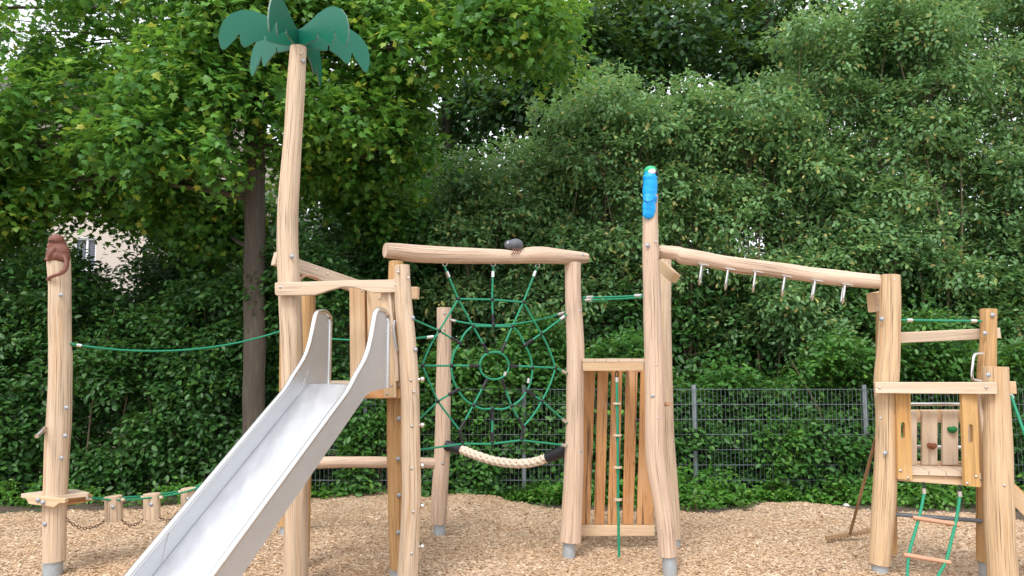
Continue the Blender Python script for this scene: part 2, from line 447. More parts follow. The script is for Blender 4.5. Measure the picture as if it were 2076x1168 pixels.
# lumpy soil strip behind the chips
nx, ny = 240, 24
xs = np.linspace(-12, 12, nx); ys = np.linspace(8.6, 11.4, ny)
XX, YY = np.meshgrid(xs, ys); fx, fy = XX.ravel(), YY.ravel()
zz = -.07+(vnoise(np.stack([fx*3, fy*3, fx*0], 1), 21))*.06+(vnoise(np.stack([fx*11, fy*11, fx*0], 1), 22))*.045
zz = np.where(fy < yb(fx)-.12, -.16, zz); zz[:nx] = -.16; zz[-nx:] = -.15
mb = MB(); mb.add(list(zip(fx, fy, zz)), [[j*nx+i, j*nx+i+1, (j+1)*nx+i+1, (j+1)*nx+i] for j in range(ny-1) for i in range(nx-1)], None, True)
tag(mb.build('soil_strip', M['soil']), kind='structure')
nx, ny = 340, 220
xs = np.linspace(-10, 10, nx); ys = np.linspace(0.5, 10.6, ny)
XX, YY = np.meshgrid(xs, ys); fx, fy = XX.ravel(), YY.ravel(); zz = gz(fx, fy)
mb = MB(); mb.add(list(zip(fx, fy, zz)), [[j*nx+i, j*nx+i+1, (j+1)*nx+i+1, (j+1)*nx+i] for j in range(ny-1) for i in range(nx-1)], None, True)
tag(mb.build('wood_chip_surface', M['chipbed']), kind='structure')

def fast_mesh(name, co, loops, per, mat, rnd=None, smooth=False):
    me = bpy.data.meshes.new(name); nf = len(loops)//per
    me.vertices.add(len(co)); me.vertices.foreach_set('co', co.astype(np.float32).ravel())
    me.loops.add(len(loops)); me.loops.foreach_set('vertex_index', loops.astype(np.int32))
    me.polygons.add(nf); me.polygons.foreach_set('loop_start', (np.arange(nf)*per).astype(np.int32))
    if smooth: me.polygons.foreach_set('use_smooth', np.ones(nf, bool))
    if rnd is not None:
        a = me.attributes.new('rnd', 'FLOAT', 'FACE'); a.data.foreach_set('value', rnd.astype(np.float32))
    me.materials.append(mat); me.update(calc_edges=True)
    o = bpy.data.objects.new(name, me); sc.collection.objects.link(o); return o
def unit(a): return a/np.maximum(1e-9, np.linalg.norm(a, axis=1, keepdims=True))
def chips(n):
    y = RNG.uniform(3.2, 10.3, n*2); keep = RNG.random(n*2) < np.clip((5.5/np.maximum(y, 5.5))**.6, 0, 1); y = y[keep][:n]
    n = len(y)
    x = RNG.uniform(-1, 1, n)*(.67*y+.9)
    z = gz(x, y); k = y < yb(x)+.02; x, y, z = x[k], y[k], z[k]; n = len(x)
    a = RNG.uniform(0, 2*np.pi, n)
    ax = np.stack([np.cos(a), np.sin(a), RNG.normal(0, .28, n)], 1); ax = unit(ax)
    up = np.stack([RNG.normal(0, .35, n), RNG.normal(0, .35, n), np.ones(n)], 1)
    sd_ = unit(np.cross(ax, up)); nn = np.cross(sd_, ax)
    L = RNG.gamma(4, .0036, n)+.007; W_ = L*RNG.uniform(.2, .5, n)
    c = np.stack([x, y, z+RNG.uniform(.001, .011, n)], 1)
    tmpl = [(-.5, -1), (-.4, 1), (.5, .7), (.45, -.8)]
    co = np.stack([c+ax*(L*v)[:, None]*1+sd_*(W_*u*.5)[:, None]+nn*(L*abs(v)*.0)[:, None] for v, u in tmpl], 1).reshape(-1, 3)
    o = fast_mesh('wood_chips', co, np.arange(n*4), 4, M['chip'], np.clip(RNG.beta(2.4, 2.0, n), 0, 1))
    tag(o, 'pale tan wood chips covering the play area', 'wood chips', kind='stuff')
chips(330000)

# ------------------------------------------------------------------ foliage
LEAF = {
 'oval': (np.array([(0, 0, 0), (.26, .3, .05), (.24, .66, .03), (0, 1, -.10), (-.24, .66, .03), (-.26, .3, .05)]), [(0, 1, 2, 3), (0, 3, 4, 5)], 4),
 'quad': (np.array([(0, 0, 0), (.38, .45, .04), (0, 1, -.06), (-.38, .45, .04)]), [(0, 1, 2, 3)], 4),
}
mo = [(0, -.02), (.20, -.05), (.52, .02), (.36, .20), (.62, .52), (.30, .46), (.22, .62), (0, 1.0), (-.22, .62), (-.30, .46), (-.62, .52), (-.36, .20), (-.52, .02), (-.20, -.05)]
mv = [(0, .22, .05)]+[(x, y, -.10*abs(x)-.05*(y > .6)) for x, y in mo]
LEAF['maple'] = (np.array(mv), [(0, i+1, (i+1) % len(mo)+1) for i in range(len(mo))], 3)
def leaves(name, pos, ax, nrm, size, kind, mat, rnd):
    T_, fs, per = LEAF[kind]; n = len(pos); k = len(T_)
    ax = unit(ax); sd_ = unit(np.cross(ax, nrm)); nn = np.cross(sd_, ax)
    co = (pos[:, None, :]+(sd_[:, None, :]*T_[None, :, 0:1]+ax[:, None, :]*T_[None, :, 1:2]+nn[:, None, :]*T_[None, :, 2:3])*size[:, None, None]).reshape(-1, 3)
    lp = (np.array(fs)[None]+(np.arange(n)*k)[:, None, None]).reshape(-1)
    return fast_mesh(name, co, lp, per, mat, np.repeat(rnd, len(fs)))
def spray_leaves(c, out, per, L, size, droop=.15, flat=.8, spread=.5, tint=None):
    """c (N,3) spray roots, out (N,3) outward directions; gives leaf arrays"""
    n = len(c); R = RNG
    d = unit(out*.9+R.normal(0, spread, (n, 3))+np.array([0, 0, -droop])); 
    side = unit(np.cross(d, np.array([0, 0, 1.0]))+R.normal(0, .25, (n, 3)))
    Ls = L*R.uniform(.6, 1.3, n)
    P_, A_, N_, S_, T_ = [], [], [], [], []
    tb = R.beta(2, 2, n) if tint is None else tint
    for i in range(per):
        t = (i+.5+R.uniform(-.3, .3, n))/per; sg = 1 if i % 2 else -1
        p = c+d*(Ls*t)[:, None]+side*(sg*size*.25) + R.normal(0, size*.25, (n, 3))
        p[:, 2] -= t*t*Ls*droop
        P_.append(p); A_.append(d*.7+side*sg*R.uniform(.3, 1.1, n)[:, None]+R.normal(0, .3, (n, 3))+np.array([0, 0, -.25]))
        N_.append(np.array([0, 0, flat])+out*.45+R.normal(0, .38, (n, 3))); S_.append(size*R.uniform(.6, 1.25, n)*(1-.2*t))
        T_.append(np.where(R.random(n) < .05, R.uniform(.9, 1, n), np.clip(tb*.55+R.random(n)*.42+.15*t-.05, 0, 1)))
    return [np.concatenate(q) for q in (P_, A_, N_, S_, T_)]
GAPS = []       # loose places in the foliage: (x,y,z, rx,ry,rz, strength)
def porous(c, seed, scale, amt, seedgap=True):
    v = .65*vnoise(c*scale, seed)+.35*vnoise(c*scale*2.3, seed+1)
    keep = v > amt
    for (x, y, z, rx, ry, rz, s) in GAPS:
        q = ((c[:, 0]-x)/rx)**2+((c[:, 1]-y)/ry)**2+((c[:, 2]-z)/rz)**2
        keep &= ~((q < 1) & (RNG.random(len(c)) < s))
    return keep
def gap_at(px, py, rpx, rpy, s=.93, D=13.0, ry=7.0):
    p = P(px, py, D); GAPS.append((p.x, p.y, p.z, Wm(rpx, D), ry, Wm(rpy, D), s))
# loose spots where sky or the house glimmers through
for g in [(1362, 30, 26, 40), (1500, 355, 60, 26), (1440, 360, 40, 30), (1540, 385, 34, 22),  (1800, 325, 30, 20),
          (1480, 92, 34, 12), (1185, 85, 25, 25), (1170, 160, 14, 24), (290, 60, 40, 22), (225, 85, 50, 20), (110, 30, 50, 22), (470, 340, 40, 30), (450, 275, 26, 20),
          (20, 20, 50, 30), (870, 60, 22, 16), (2050, 60, 20, 30), (1220, 440, 36, 14), (1280, 440, 30, 14)]:
    for D_, r_ in ((10, 1.6), (12.3, 1.6), (17.5, 3.0)): gap_at(*g, D=D_, ry=r_, s=.9)
for g in [(235, 480, 98, 72), (240, 565, 60, 45), (168, 512, 58, 46), (105, 200, 40, 20), (175, 205, 40, 14), (250, 350, 22, 14), (180, 335, 18, 18), (120, 440, 40, 20)]:
    for D_, r_ in ((9.9, 1.9), (12.5, 1.6), (17.5, 4)): gap_at(*g, D=D_, ry=r_, s=.97)
gap_at(505, 330, 44, 150, D=8.9, ry=.75, s=.93)

def ellip_pts(n, c, r, lo=.45):
    d = unit(RNG.normal(0, 1, (n, 3))); rad = (lo**2+(1-lo**2)*RNG.random(n))**.5
    p = np.array(c)+d*rad[:, None]*np.array(r); return p, unit(d/np.array(r))
def in_view(c, m=.25):
    t = np.maximum(c[:, 1], .1)
    px = CX+F*c[:, 0]/t; py = HZ-F*(c[:, 2]-CAMZ)/t
    return (px > -420) & (px < 2500) & (py > -330) & (py < 1300)
def crown(parent, clumps, n, kind, mat, size, L, per, droop, flat, poro=(1, 0, .36), lo=.45, name='crown', wy=1.0):
    vol = np.array([c[3]*c[4]*c[5] for c in clumps])**(.7); vol = vol/vol.sum()
    C, O, TT = [], [], []
    for cl, wv in zip(clumps, vol):
        k = int(n*wv)+1; p, o = ellip_pts(k, cl[:3], cl[3:6], lo); C.append(p); O.append(o)
        TT.append(np.clip(RNG.normal(RNG.uniform(.3, .7), .18, k), 0, 1))
    C = np.concatenate(C); O = np.concatenate(O); TT = np.concatenate(TT)
    k = porous(C, poro[1], poro[0], poro[2]) & in_view(C) & (C[:, 2] > .05); C, O, TT = C[k], O[k], TT[k]
    A = spray_leaves(C, O, per, L, size, droop, flat, tint=TT)
    o = leaves(name, A[0], A[1], A[2], A[3], kind, mat, A[4]); adopt(o, parent); return o, C
def limbs(parent, base, r0, clumps, C=None, n_twig=60, mat=None, multi=False, name='trunk', top=None):
    mb = MB(); base = Vector(base)
    top = Vector(top) if top else base+Vector((0, 0, 5))
    def tb(a, b, ra, rb, sag=.1, seg=7):
        a, b = Vector(a), Vector(b); m1 = a.lerp(b, .4)+Vector((random.uniform(-1, 1), random.uniform(-1, 1), random.uniform(-.2, .8)))*sag*(b-a).length
        S = smooth_pts([(*a, ra), (*m1, ra*.6+rb*.4), (*b, rb)], .25)
        mb.tube([p[:3] for p in S], [p[3] for p in S], seg)
    if not multi:
        pts = [(*base, r0*1.25), (*(base.lerp(top, .06)), r0*1.02), (*(base.lerp(top, .35)+Vector((.03, 0, 0))), r0*.9), (*(base.lerp(top, .7)), r0*.75), (*top, r0*.45)]
        log_mesh(mb, pts, seg=18, lump=.09, step=.15)
    majors = []
    for ci, cl in enumerate(clumps):
        c = Vector(cl[:3])
        if multi: a = base+Vector((random.uniform(-.25, .25), random.uniform(-.2, .2), 0)); ra = r0*random.uniform(.5, 1)
        else:
            if ci % 5 == 0 or not majors:
                t = min(.95, max(.3, (c.z-random.uniform(-.1, .6)-base.z)/max(.1, (top.z-base.z)))); a = base.lerp(top, t); ra = r0*.24; majors.append(c)
            else:
                a = min(majors, key=lambda q_: (q_-c).length); ra = r0*.10
        tb(a, c, ra, ra*.35, .1)
        if C is not None and len(C):
            near = C[np.argsort(((C-np.array(c))**2).sum(1)+RNG.random(len(C))*1.5)[:n_twig]]
            for q in near[::max(1, len(near)//10)]: tb(c, q, ra*.3, .004, .12, 5)
    return mb.build(name, mat or M['bark'], parent)

# hedge
def hedge(name, label, x0, x1, face, depth, hfun, n, mat, dens_seed, size=.075, kind='oval', poke=.15, zlo=.0, lumpy=1.0, recess=0.0):
    t = thing(name, label, 'hedge', ((x0+x1)/2, face(np.array([(x0+x1)/2]))[0]+.5, -.05))
    x = RNG.uniform(x0, x1, n); d = RNG.beta(1.0, 2.3, n)*depth; z = RNG.uniform(zlo, 1, n)**.95
    H = hfun(x); zz_ = z*H
    bul = (vnoise(np.stack([x*1.1, x*0, zz_*1.3], 1), dens_seed)-.5)*.55+(vnoise(np.stack([x*3.5, x*0, zz_*3.5], 1), dens_seed+1)-.5)*.22
    y = face(x)+d-bul*poke*4*lumpy+recess*np.clip((x-1.25)/.5, 0, 1)*np.clip((zz_-.75)/.35, 0, 1)*np.clip((1.7-zz_)/.3, 0, 1)
    C = np.stack([x, y, zz_], 1)
    k = in_view(C) & (vnoise(C*2.6, dens_seed+5) > .33); C = C[k]; H = H[k]; dd = d[k]
    O = np.zeros_like(C); O[:, 1] = -1; O[:, 2] = .25+.6*(C[:, 2]/H)**3
    O = unit(O+RNG.normal(0, .25, O.shape))
    tt = np.clip(vnoise(C*1.8, dens_seed+8)*.9+RNG.normal(0, .1, len(C)), 0, 1)
    A = spray_leaves(C, O, 5, .2, size, .2, .75, tint=tt)
    o = leaves('foliage', A[0], A[1], A[2], A[3], kind, mat, A[4]); adopt(o, t)
    mb = MB()
    for i in range(int((x1-x0)*5)):
        xx = random.uniform(x0, x1); yy = float(face(np.array([xx]))[0])+random.uniform(.2, .8); h = float(hfun(np.array([xx]))[0])*.9
        S = smooth_pts([(xx, yy, -.1, .018), (xx+random.uniform(-.15, .15), yy+random.uniform(-.1, .1), h*.5, .012), (xx+random.uniform(-.4, .4), yy, h, .005)], .2)
        mb.tube([p[:3] for p in S], [p[3] for p in S], 5)
    mb.build('stem', M['stem'], t); return t
FY = 10.05
faceL = lambda x: 9.88+.0*x+np.clip((x+2.6), 0, .6)*.35
hedge('hedge', 'tall dense dark green hedge behind the stump steps and the left pole', -9.5, -1.9, faceL, 1.5, lambda x: 2.75+.35*np.sin(x*1.7)+.2*np.sin(x*4.1), 23000, M['leaf_hedge'], 31, .10, lumpy=1.7)
faceR = lambda x: FY-.12+0*x
hedge('hedge', 'loose leafy hedge growing through the wire mesh fence', -2.1, 9.5, faceR, 1.4, lambda x: 1.75+.35*np.sin(x*1.3+1)+.2*np.sin(x*5), 26000, M['leaf_hedge2'], 47, .095, recess=.31)

# maple
def tree(kind, label, base, r0, top, clumps, n, leafkind, mat, size, L, per, droop, flat, poro, lo=.45, multi=False, bmat=None, group=None, cat='tree', twig=60):
    t = thing(kind, label, cat, base, group)
    o, C = crown(t, clumps, n, leafkind, mat, size, L, per, droop, flat, poro, lo)
    limbs(t, base, r0, clumps, C, twig, bmat or M['bark'], multi, 'trunk', top); return t
def cl(px, py, D, rpx, rpy, ry):
    p = P(px, py, D); return (p.x, p.y, p.z, Wm(rpx, D), ry, Wm(rpy, D))
mbse = P(514, 1000, 9.62); mtop = P(510, -500, 9.9)
random.seed(5); maple_clumps = []
def fill(x0, x1, y0, y1, n, d0, d1, rx=(85, 150), ry=(20, 36), rd=(.5, .9)):
    for _ in range(n): maple_clumps.append(cl(random.uniform(x0, x1), random.uniform(y0, y1), random.uniform(d0, d1), random.uniform(*rx), random.uniform(*ry), random.uniform(*rd)))
fill(-100, 560, -60, 130, 13, 9.2, 11.0); fill(250, 560, 110, 300, 10, 8.7, 9.6); fill(-100, 300, 130, 330, 10, 9.0, 10.6)
fill(380, 640, -110, 40, 8, 8.9, 10); fill(600, 1130, -60, 110, 14, 9.2, 10.8); fill(620, 900, 90, 240, 7, 9.2, 10.4); fill(-100, 230, 330, 440, 8, 9.6, 11.2); fill(230, 480, 320, 430, 6, 9.2, 11)
fill(640, 860, 200, 330, 6, 10.2, 11.6); fill(-350, -100, 0, 400, 6, 9, 11)
fill(-120, 120, 400, 470, 5, 10.6, 11.6, (70, 120)); fill(320, 480, 400, 500, 6, 10.8, 11.8, (60, 110)); fill(580, 820, 330, 430, 5, 11, 12, (60, 110))
tree('maple_tree', 'large maple with straight grey brown trunk and lobed leaves hanging behind the green palm top', (mbse.x, mbse.y, -.1), .135, mtop, maple_clumps, 18500, 'maple', M['leaf_maple'], .100, .36, 6, .30, 1.25, (1.7, 60, .40), .1, twig=36)
# dogwoods at the right
DW = [(1000, 300, 12.2, 'dogwood shrub with grey green oval leaves right of the maple, above the rope web'),
      (1110, 190, 12.2, 'dogwood shrub behind the right end of the log that carries the grey spider'),
      (1240, 120, 12.0, 'tall dogwood shrub whose tip reaches above and left of the blue bird'),
      (1400, 150, 12.2, 'tall dogwood shrub just right of the blue bird pole'),
      (1560, 140, 11.9, 'dogwood shrub above the middle of the sloping beam with hand grips'),
      (1700, 10, 12.4, 'tallest dogwood shrub with long bare stems above the lower end of the sloping beam'),
      (1850, -40, 12.1, 'tall dogwood shrub above the left post of the right tower'),
      (1990, -80, 12.3, 'tall dogwood shrub directly above the rear post of the right tower'),
      (2130, -60, 12.3, 'dogwood shrub cut by the right edge of the photo')]
random.seed(3)
for i, (px, py, D, lab) in enumerate(DW):
    cs = []
    NJ = 26 if px < 1650 else 34
    for j in range(NJ):
        yy = 700-(700-(py+40))*(j+random.random())/NJ
        cs.append(cl(px+random.uniform(-95, 95), yy, D+random.uniform(-.9, .4), random.uniform(55, 100), random.uniform(18, 34), random.uniform(.45, .8)))
    b = P(px+random.uniform(-30, 30), 990, D)
    tree('dogwood_shrub', lab, (b.x, b.y, -.1), .026, None, cs, 4700 if px < 1650 else 6000, 'oval', M['leaf_dog'], .092, .22, 6, .10, 1.15, (1.4, 70+i*3, .30), .05, True, M['stem'], 'dogwood shrubs behind the mesh fence', 'shrub', 24)
# mid row between hedge and trees (left side, darker)
for i, (px, py, D, lab) in enumerate([(60, 600, 12.4, 'dark leafy shrub left of the monkey pole, above the hedge'), (330, 580, 12.6, 'dark leafy shrub between the monkey pole and the maple trunk'),
                                (760, 520, 12.4, 'dark shrub between the palm pole and the rope web'), (980, 600, 12.6, 'dark shrub behind the rope web')]):
    cs = [cl(px+random.uniform(-120, 120), py+random.uniform(-110, 110), D+random.uniform(-.4, .4), 130, 90, .8) for _ in range(6)]
    b = P(px, 950, D)
    tree('hazel_shrub', lab, (b.x, b.y, -.1), .05, None, cs, 2900, 'oval', M['leaf_hedge'], .10, .32, 6, .2, .8, (1.5, 90+i*3, .34), .2, True, M['stem'], 'dark shrubs behind the hedge', 'shrub', 30)
for i, (px, py, D, lab) in enumerate([(1230, 640, 11.9, 'broad leaved shrub behind the deck of the middle tower'), (1470, 650, 12.0, 'broad leaved shrub below the left half of the sloping grip beam'), (1690, 660, 11.9, 'broad leaved shrub below the right half of the sloping grip beam'), (1930, 640, 12.0, 'broad leaved shrub behind the top rail of the right tower')]):
    cs = [cl(px+random.uniform(-120, 120), py+random.uniform(-80, 80), D+random.uniform(-.5, .4), 120, 60, .7) for _ in range(7)]
    b = P(px, 950, D)
    tree('hazel_shrub', lab, (b.x, b.y, -.1), .045, None, cs, 1900, 'oval', M['leaf_hedge'], .115, .34, 6, .15, 1.0, (1.8, 190+i*3, .40), .2, True, M['stem'], 'broad leaved shrubs above the mesh fence', 'shrub', 30)
# far trees
FT = [(-250, 300, 19, 'dark tree far left, cut by the left photo edge'), (380, 330, 17.5, 'dark tree seen left of the maple trunk through its crown'), (720, 380, 17, 'dark tree right of the palm pole, behind the maple crown'),
      (905, 330, 16.8, 'dark tree filling the gap between the maple crown and the dogwoods'),
      (1130, 120, 16.5, 'tall very dark ivy covered tree left of the blue bird, at the photo top'), (1270, 60, 17, 'dark hanging crown at the photo top above the blue bird'),
      (1475, 40, 18.5, 'dark tree at the photo top, between the bright sky hole and the grip beam'),
      (1560, 60, 17, 'dark tree at the photo top above the sloping grip beam'), (1850, 30, 18, 'dark tree at the photo top above the right tower'), (2200, 200, 18, 'dark tree far right, cut by the right photo edge')]
for i, (px, py, D, lab) in enumerate(FT):
    cs = []
    for j in range(8):
        cs.append(cl(px+random.uniform(-110, 110), py+random.uniform(-130, 60)+j*62-60, D+random.uniform(-.7, .7), random.uniform(110, 170), random.uniform(60, 95), 1.1))
    if i == 1: cs = [c for c in cs if True]
    b = P(px, 880, D)
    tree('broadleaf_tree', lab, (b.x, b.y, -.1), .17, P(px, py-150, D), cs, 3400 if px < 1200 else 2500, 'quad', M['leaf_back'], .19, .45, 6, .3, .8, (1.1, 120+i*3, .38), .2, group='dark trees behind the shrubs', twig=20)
# low woodland far behind, reads as one mass
n = 17000
x = RNG.uniform(-26, 26, n); y = RNG.uniform(21, 25, n); z = RNG.uniform(0, 1, n)*(4.6+1.0*np.sin(x*.8)+.8*np.sin(x*2.1))
k = ~((x < -8.2) & (z > 2.6)); x, y, z = x[k], y[k], z[k]
C = np.stack([x, y, z], 1); k = in_view(C); C = C[k]
O = np.tile(np.array([0, -1, .3]), (len(C), 1))
A = spray_leaves(C, O, 5, .6, .26, .2, .7)
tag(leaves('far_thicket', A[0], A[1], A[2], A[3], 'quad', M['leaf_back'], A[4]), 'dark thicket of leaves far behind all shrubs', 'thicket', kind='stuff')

# low seedlings along the hedge foot
n = 3600; x = RNG.uniform(-2.6, 8, n); kk = vnoise(np.stack([x*1.7, x*0, x*0], 1), 301); sel = RNG.random(n) < .25+kk; x = x[sel]; kk = kk[sel]; n = len(x)
yy_ = FY-.2-(FY-.2-yb(x)-.04)*RNG.random(n)**1.2*(.35+.65*kk); C = np.stack([x, yy_, RNG.random(n)**1.3*(.10+.45*kk*np.clip((yy_-yb(x))/.4, .15, 1))-.05], 1); O = unit(np.stack([RNG.normal(0, .5, n), -np.ones(n), np.full(n, .4)], 1))
A = spray_leaves(C, O, 4, .12, .075, .1, 1.1)
tag(leaves('ground_cover', A[0], A[1], A[2], A[3], 'oval', M['leaf_weed'], A[4]), 'bright seedlings and creeping leaves along the foot of the mesh fence', 'ground cover', kind='stuff')

n = 900; x = RNG.uniform(-8, -2.4, n); kk = vnoise(np.stack([x*1.3, x*0, x*0], 1), 311); sel = RNG.random(n) < kk; x = x[sel]; kk = kk[sel]; n = len(x)
C = np.stack([x, 9.72-RNG.random(n)*.3*kk, RNG.random(n)**1.3*(.06+.3*kk)-.05], 1); O = unit(np.stack([RNG.normal(0, .5, n), -np.ones(n), np.full(n, .4)], 1))
A = spray_leaves(C, O, 4, .12, .07, .1, 1.1)
tag(leaves('ground_cover', A[0], A[1], A[2], A[3], 'oval', M['leaf_weed'], A[4]), 'low creeping leaves along the foot of the dark hedge at the left', 'ground cover', kind='stuff')
# ------------------------------------------------------------------ fence
def fence():
    t = thing('mesh_fence', 'galvanised wire mesh fence with hedge leaves growing through it', 'fence', (1.5, FY-.15, 0))
    y0 = FY-.15; x0, x1 = -2.55, 8.4; zt = 1.335
    posts = [P(740, 800, y0).x, P(1062, 800, y0).x, P(1408, 800, y0).x, P(1755, 800, y0).x, P(2100, 800, y0).x, 8.6]
    prev = x0
    for pxx in posts:
        mb = MB(); mb.board((pxx, y0+.045, -.1), (pxx, y0+.045, zt+.055), .05, .04, up=(0, 1, 0)); mb.build('fence_post', M['fence_post'], t)
        mb = MB()
        nv = int((pxx-prev)/.05)
        for k in range(nv):
            xx = prev+.025+k*(pxx-prev-.04)/max(1, nv-1)
            mb.tube([(xx, y0, .06), (xx, y0, zt+.01)], .0027, 4, False)
        for k in range(8):
            zz_ = zt-k*.185
            for dy in (-.006, .006): mb.tube([(prev+.01, y0+dy, zz_), (pxx-.01, y0+dy, zz_)], .0037, 4, False)
        mb.build('mesh_panel', M['wire'], t); prev = pxx
fence()
# ------------------------------------------------------------------ houses
def house():
    D = 26.0; t = thing('apartment_house', 'pinkish rendered house wall with a white framed window behind the left pole', 'house', (-14, D, 0))
    a = P(-500, 738, D); b = P(560, 738, D)
    mb = MB(); wx0, wx1 = P(143, 600, D).x, P(190, 600, D).x; wz1, wz0 = P(165, 482, D).z, P(165, 546, D).z
    x0, x1, H = a.x, -9.2, 10.2
    xs = [x0, wx0-3.4, wx0-2.6, wx0, wx1, x1]; 
    def q(x0, x1, z0, z1): mb.add([(x0, D, z0), (x1, D, z0), (x1, D, z1), (x0, D, z1)], [[0, 1, 2, 3]], None, False)
    q(x0, wx0, -.2, H); q(wx1, x1, -.2, H); q(wx0, wx1, -.2, wz0); q(wx0, wx1, wz1, H)
    mb.add([(x1, D, -.2), (x1, D+9, -.2), (x1, D+9, H), (x1, D, H)], [[0, 1, 2, 3]], None, False)
    mb.add([(wx0, D, wz0), (wx0, D+.2, wz0), (wx0, D+.2, wz1), (wx0, D, wz1)], [[0, 1, 2, 3]], None, False)
    mb.add([(wx1, D, wz0), (wx1, D+.2, wz0), (wx1, D+.2, wz1), (wx1, D, wz1)], [[0, 1, 2, 3]], None, False)
    mb.build('wall', M['wall'], t)
    mb = MB(); mb.board((x0-.5, D-.5, H), (x1+.5, D-.5, H), .5, .25); 
    mb.add([(x0-.5, D-.7, H+.13), (x1+.6, D-.7, H+.13), (x1+.6, D+4.5, H+3), (x0-.5, D+4.5, H+3)], [[0, 1, 2, 3]], None, False); mb.build('roof', M['roof'], t)
    mb = MB(); yy = D+.1; f = .07
    for p, q_ in (((wx0, wz0+f/2), (wx1, wz0+f/2)), ((wx0, wz1-f/2), (wx1, wz1-f/2))): mb.board((p[0], yy, p[1]), (q_[0], yy, q_[1]), .07, f)
    for xx in (wx0+f/2, wx0+(wx1-wx0)*.56, wx1-f/2): mb.board((xx, yy-.003, wz0+f), (xx, yy-.003, wz1-f), f, .06, up=(0, 1, 0))
    wf = mb.build('window', M['frame_white'], t)
    mb = MB(); mb.add([(wx0, D+.13, wz0), (wx1, D+.13, wz0), (wx1, D+.13, wz1), (wx0, D+.13, wz1)], [[0, 1, 2, 3]], None, False)
    g = mb.build('pane', M['glass'], wf); g.matrix_parent_inverse = Matrix.Identity(4)
    mb = MB(); mb.board((wx0-.08, D-.06, wz0-.04), (wx1+.08, D-.06, wz0-.04), .16, .05); mb.build('window_sill', M['frame_white'], t)
house()
def house2():
    D = 30.0; t = thing('yellow_house', 'pale yellow house glimpsed between the maple branches left of the rope web', 'house', (-2.5, D, 0))
    x0, x1 = P(770, 500, D).x, P(880, 500, D).x; H = P(800, 385, D).z
    mb = MB(); mb.add([(x0, D, 0), (x1, D, 0), (x1, D, H), (x0, D, H), (x0, D+6, 0), (x1, D+6, 0), (x1, D+6, H), (x0, D+6, H)], [[0, 1, 2, 3], [1, 5, 6, 2], [0, 3, 7, 4]], None, False); mb.build('wall', M['wall_yellow'], t)
    mb = MB(); mb.prism([(x0-.4, D-.5, H), (x0-.4, D+6.5, H), (x0-.4, D+3, H+2)], (x1-x0+.8, 0, 0)); mb.build('roof', M['roof'], t)
    mb = MB(); c = (x0+x1)/2; mb.prism([(c-.5, D-.03, H-3), (c+.5, D-.03, H-3), (c+.5, D-.03, H-1.7), (c-.5, D-.03, H-1.7)], (0, .025, 0)); mb.build('window', M['glass'], t)
house2()
random.seed(21)
# ------------------------------------------------------------------ small shared fittings
def cap_mesh(name, r, h, mat):
    mb = MB(); prof = [(0, h), (.45, h*.88), (.8, h*.5), (1, 0), (1.25, -.001), (1.25, -h*.25)]
    seg = 14; vs = [(0, -h, 0)]; fs = []
    for a, z in prof[1:]:
        for k in range(seg):
            ph = 2*math.pi*k/seg; vs.append((a*r*math.cos(ph), -z, a*r*math.sin(ph)))
    for k in range(seg): fs.append([0, 1+(k+1) % seg, 1+k])
    for i in range(len(prof)-2):
        for k in range(seg): fs.append([1+i*seg+k, 1+i*seg+(k+1) % seg, 1+(i+1)*seg+(k+1) % seg, 1+(i+1)*seg+k])
    mb.add(vs, fs); me = bpy.data.meshes.new(name); me.from_pydata(mb.v, [], mb.f)
    me.polygons.foreach_set('use_smooth', [True]*len(mb.f)); me.materials.append(mat); return me
CAP = cap_mesh('bolt_cap', .0145, .010, M['bolt']); SCR = cap_mesh('bolt_head', .0085, .008, M['bolt_small'])
def bolt(parent, px, py, D, big=True, ang=0.0):
    p = P(px, py, D); o = bpy.data.objects.new('bolt', CAP if big else SCR); sc.collection.objects.link(o)
    o.location = p; o.rotation_euler = (0, 0, ang); adopt(o, parent); return o
def bolts(parent, D, lst):
    for b in lst:
        d = b[3] if len(b) > 3 else D; bolt(parent, b[0], b[1], d, b[2], b[4] if len(b) > 4 else 0)
def foot(parent, px, py0, w, D, lean=0):
    a = P(px, py0-1, D); mb = MB(); r = Wm(w, D)/2
    mb.tube([(a.x, D, a.z+.02), (a.x+lean*.1, D, -.12)], r, 18)
    mb.tube([(a.x, D, a.z-.006), (a.x, D, a.z-.012)], r*1.12, 18)
    mb.build('post_foot', M['galv'], parent)
def prism_px(pts, D, th, parent, mat, name, plane=None, vert=False):
    mb = MB()
    if plane: 
        q = [PP(x, y, *plane) for x, y in pts]; a, b = plane; n = Vector((-(b[1]-a[1]), b[0]-a[0], 0)).normalized()
        if n.y < 0: n = -n
        mb.prism(q, n*th, vert)
    else: mb.prism([P(x, y, D) for x, y in pts], (0, th, 0), vert)
    # clean bevel
    o = mb.build(name, mat, parent)
    bv = o.modifiers.new('bevel', 'BEVEL'); bv.width = .004; bv.segments = 2; bv.limit_method = 'ANGLE'; bv.angle_limit = math.radians(40)
    return o
def rope_pts(mb, pts, r=.0085, seg=7, step=.05):
    S = smooth_pts([tuple(p) for p in pts], step); mb.tube(S, r, seg)
def catenary(a, b, sag, n=14):
    a, b = Vector(a), Vector(b); return [a.lerp(b, i/n)-Vector((0, 0, sag*4*(i/n)*(1-i/n))) for i in range(n+1)]
def sleeve(parent, a, b, r=.0145, mat='alu', name='ferrule'):
    mb = MB(); mb.tube([a, Vector(a).lerp(Vector(b), .5), b], r, 12); return mb.build(name, M[mat], parent)

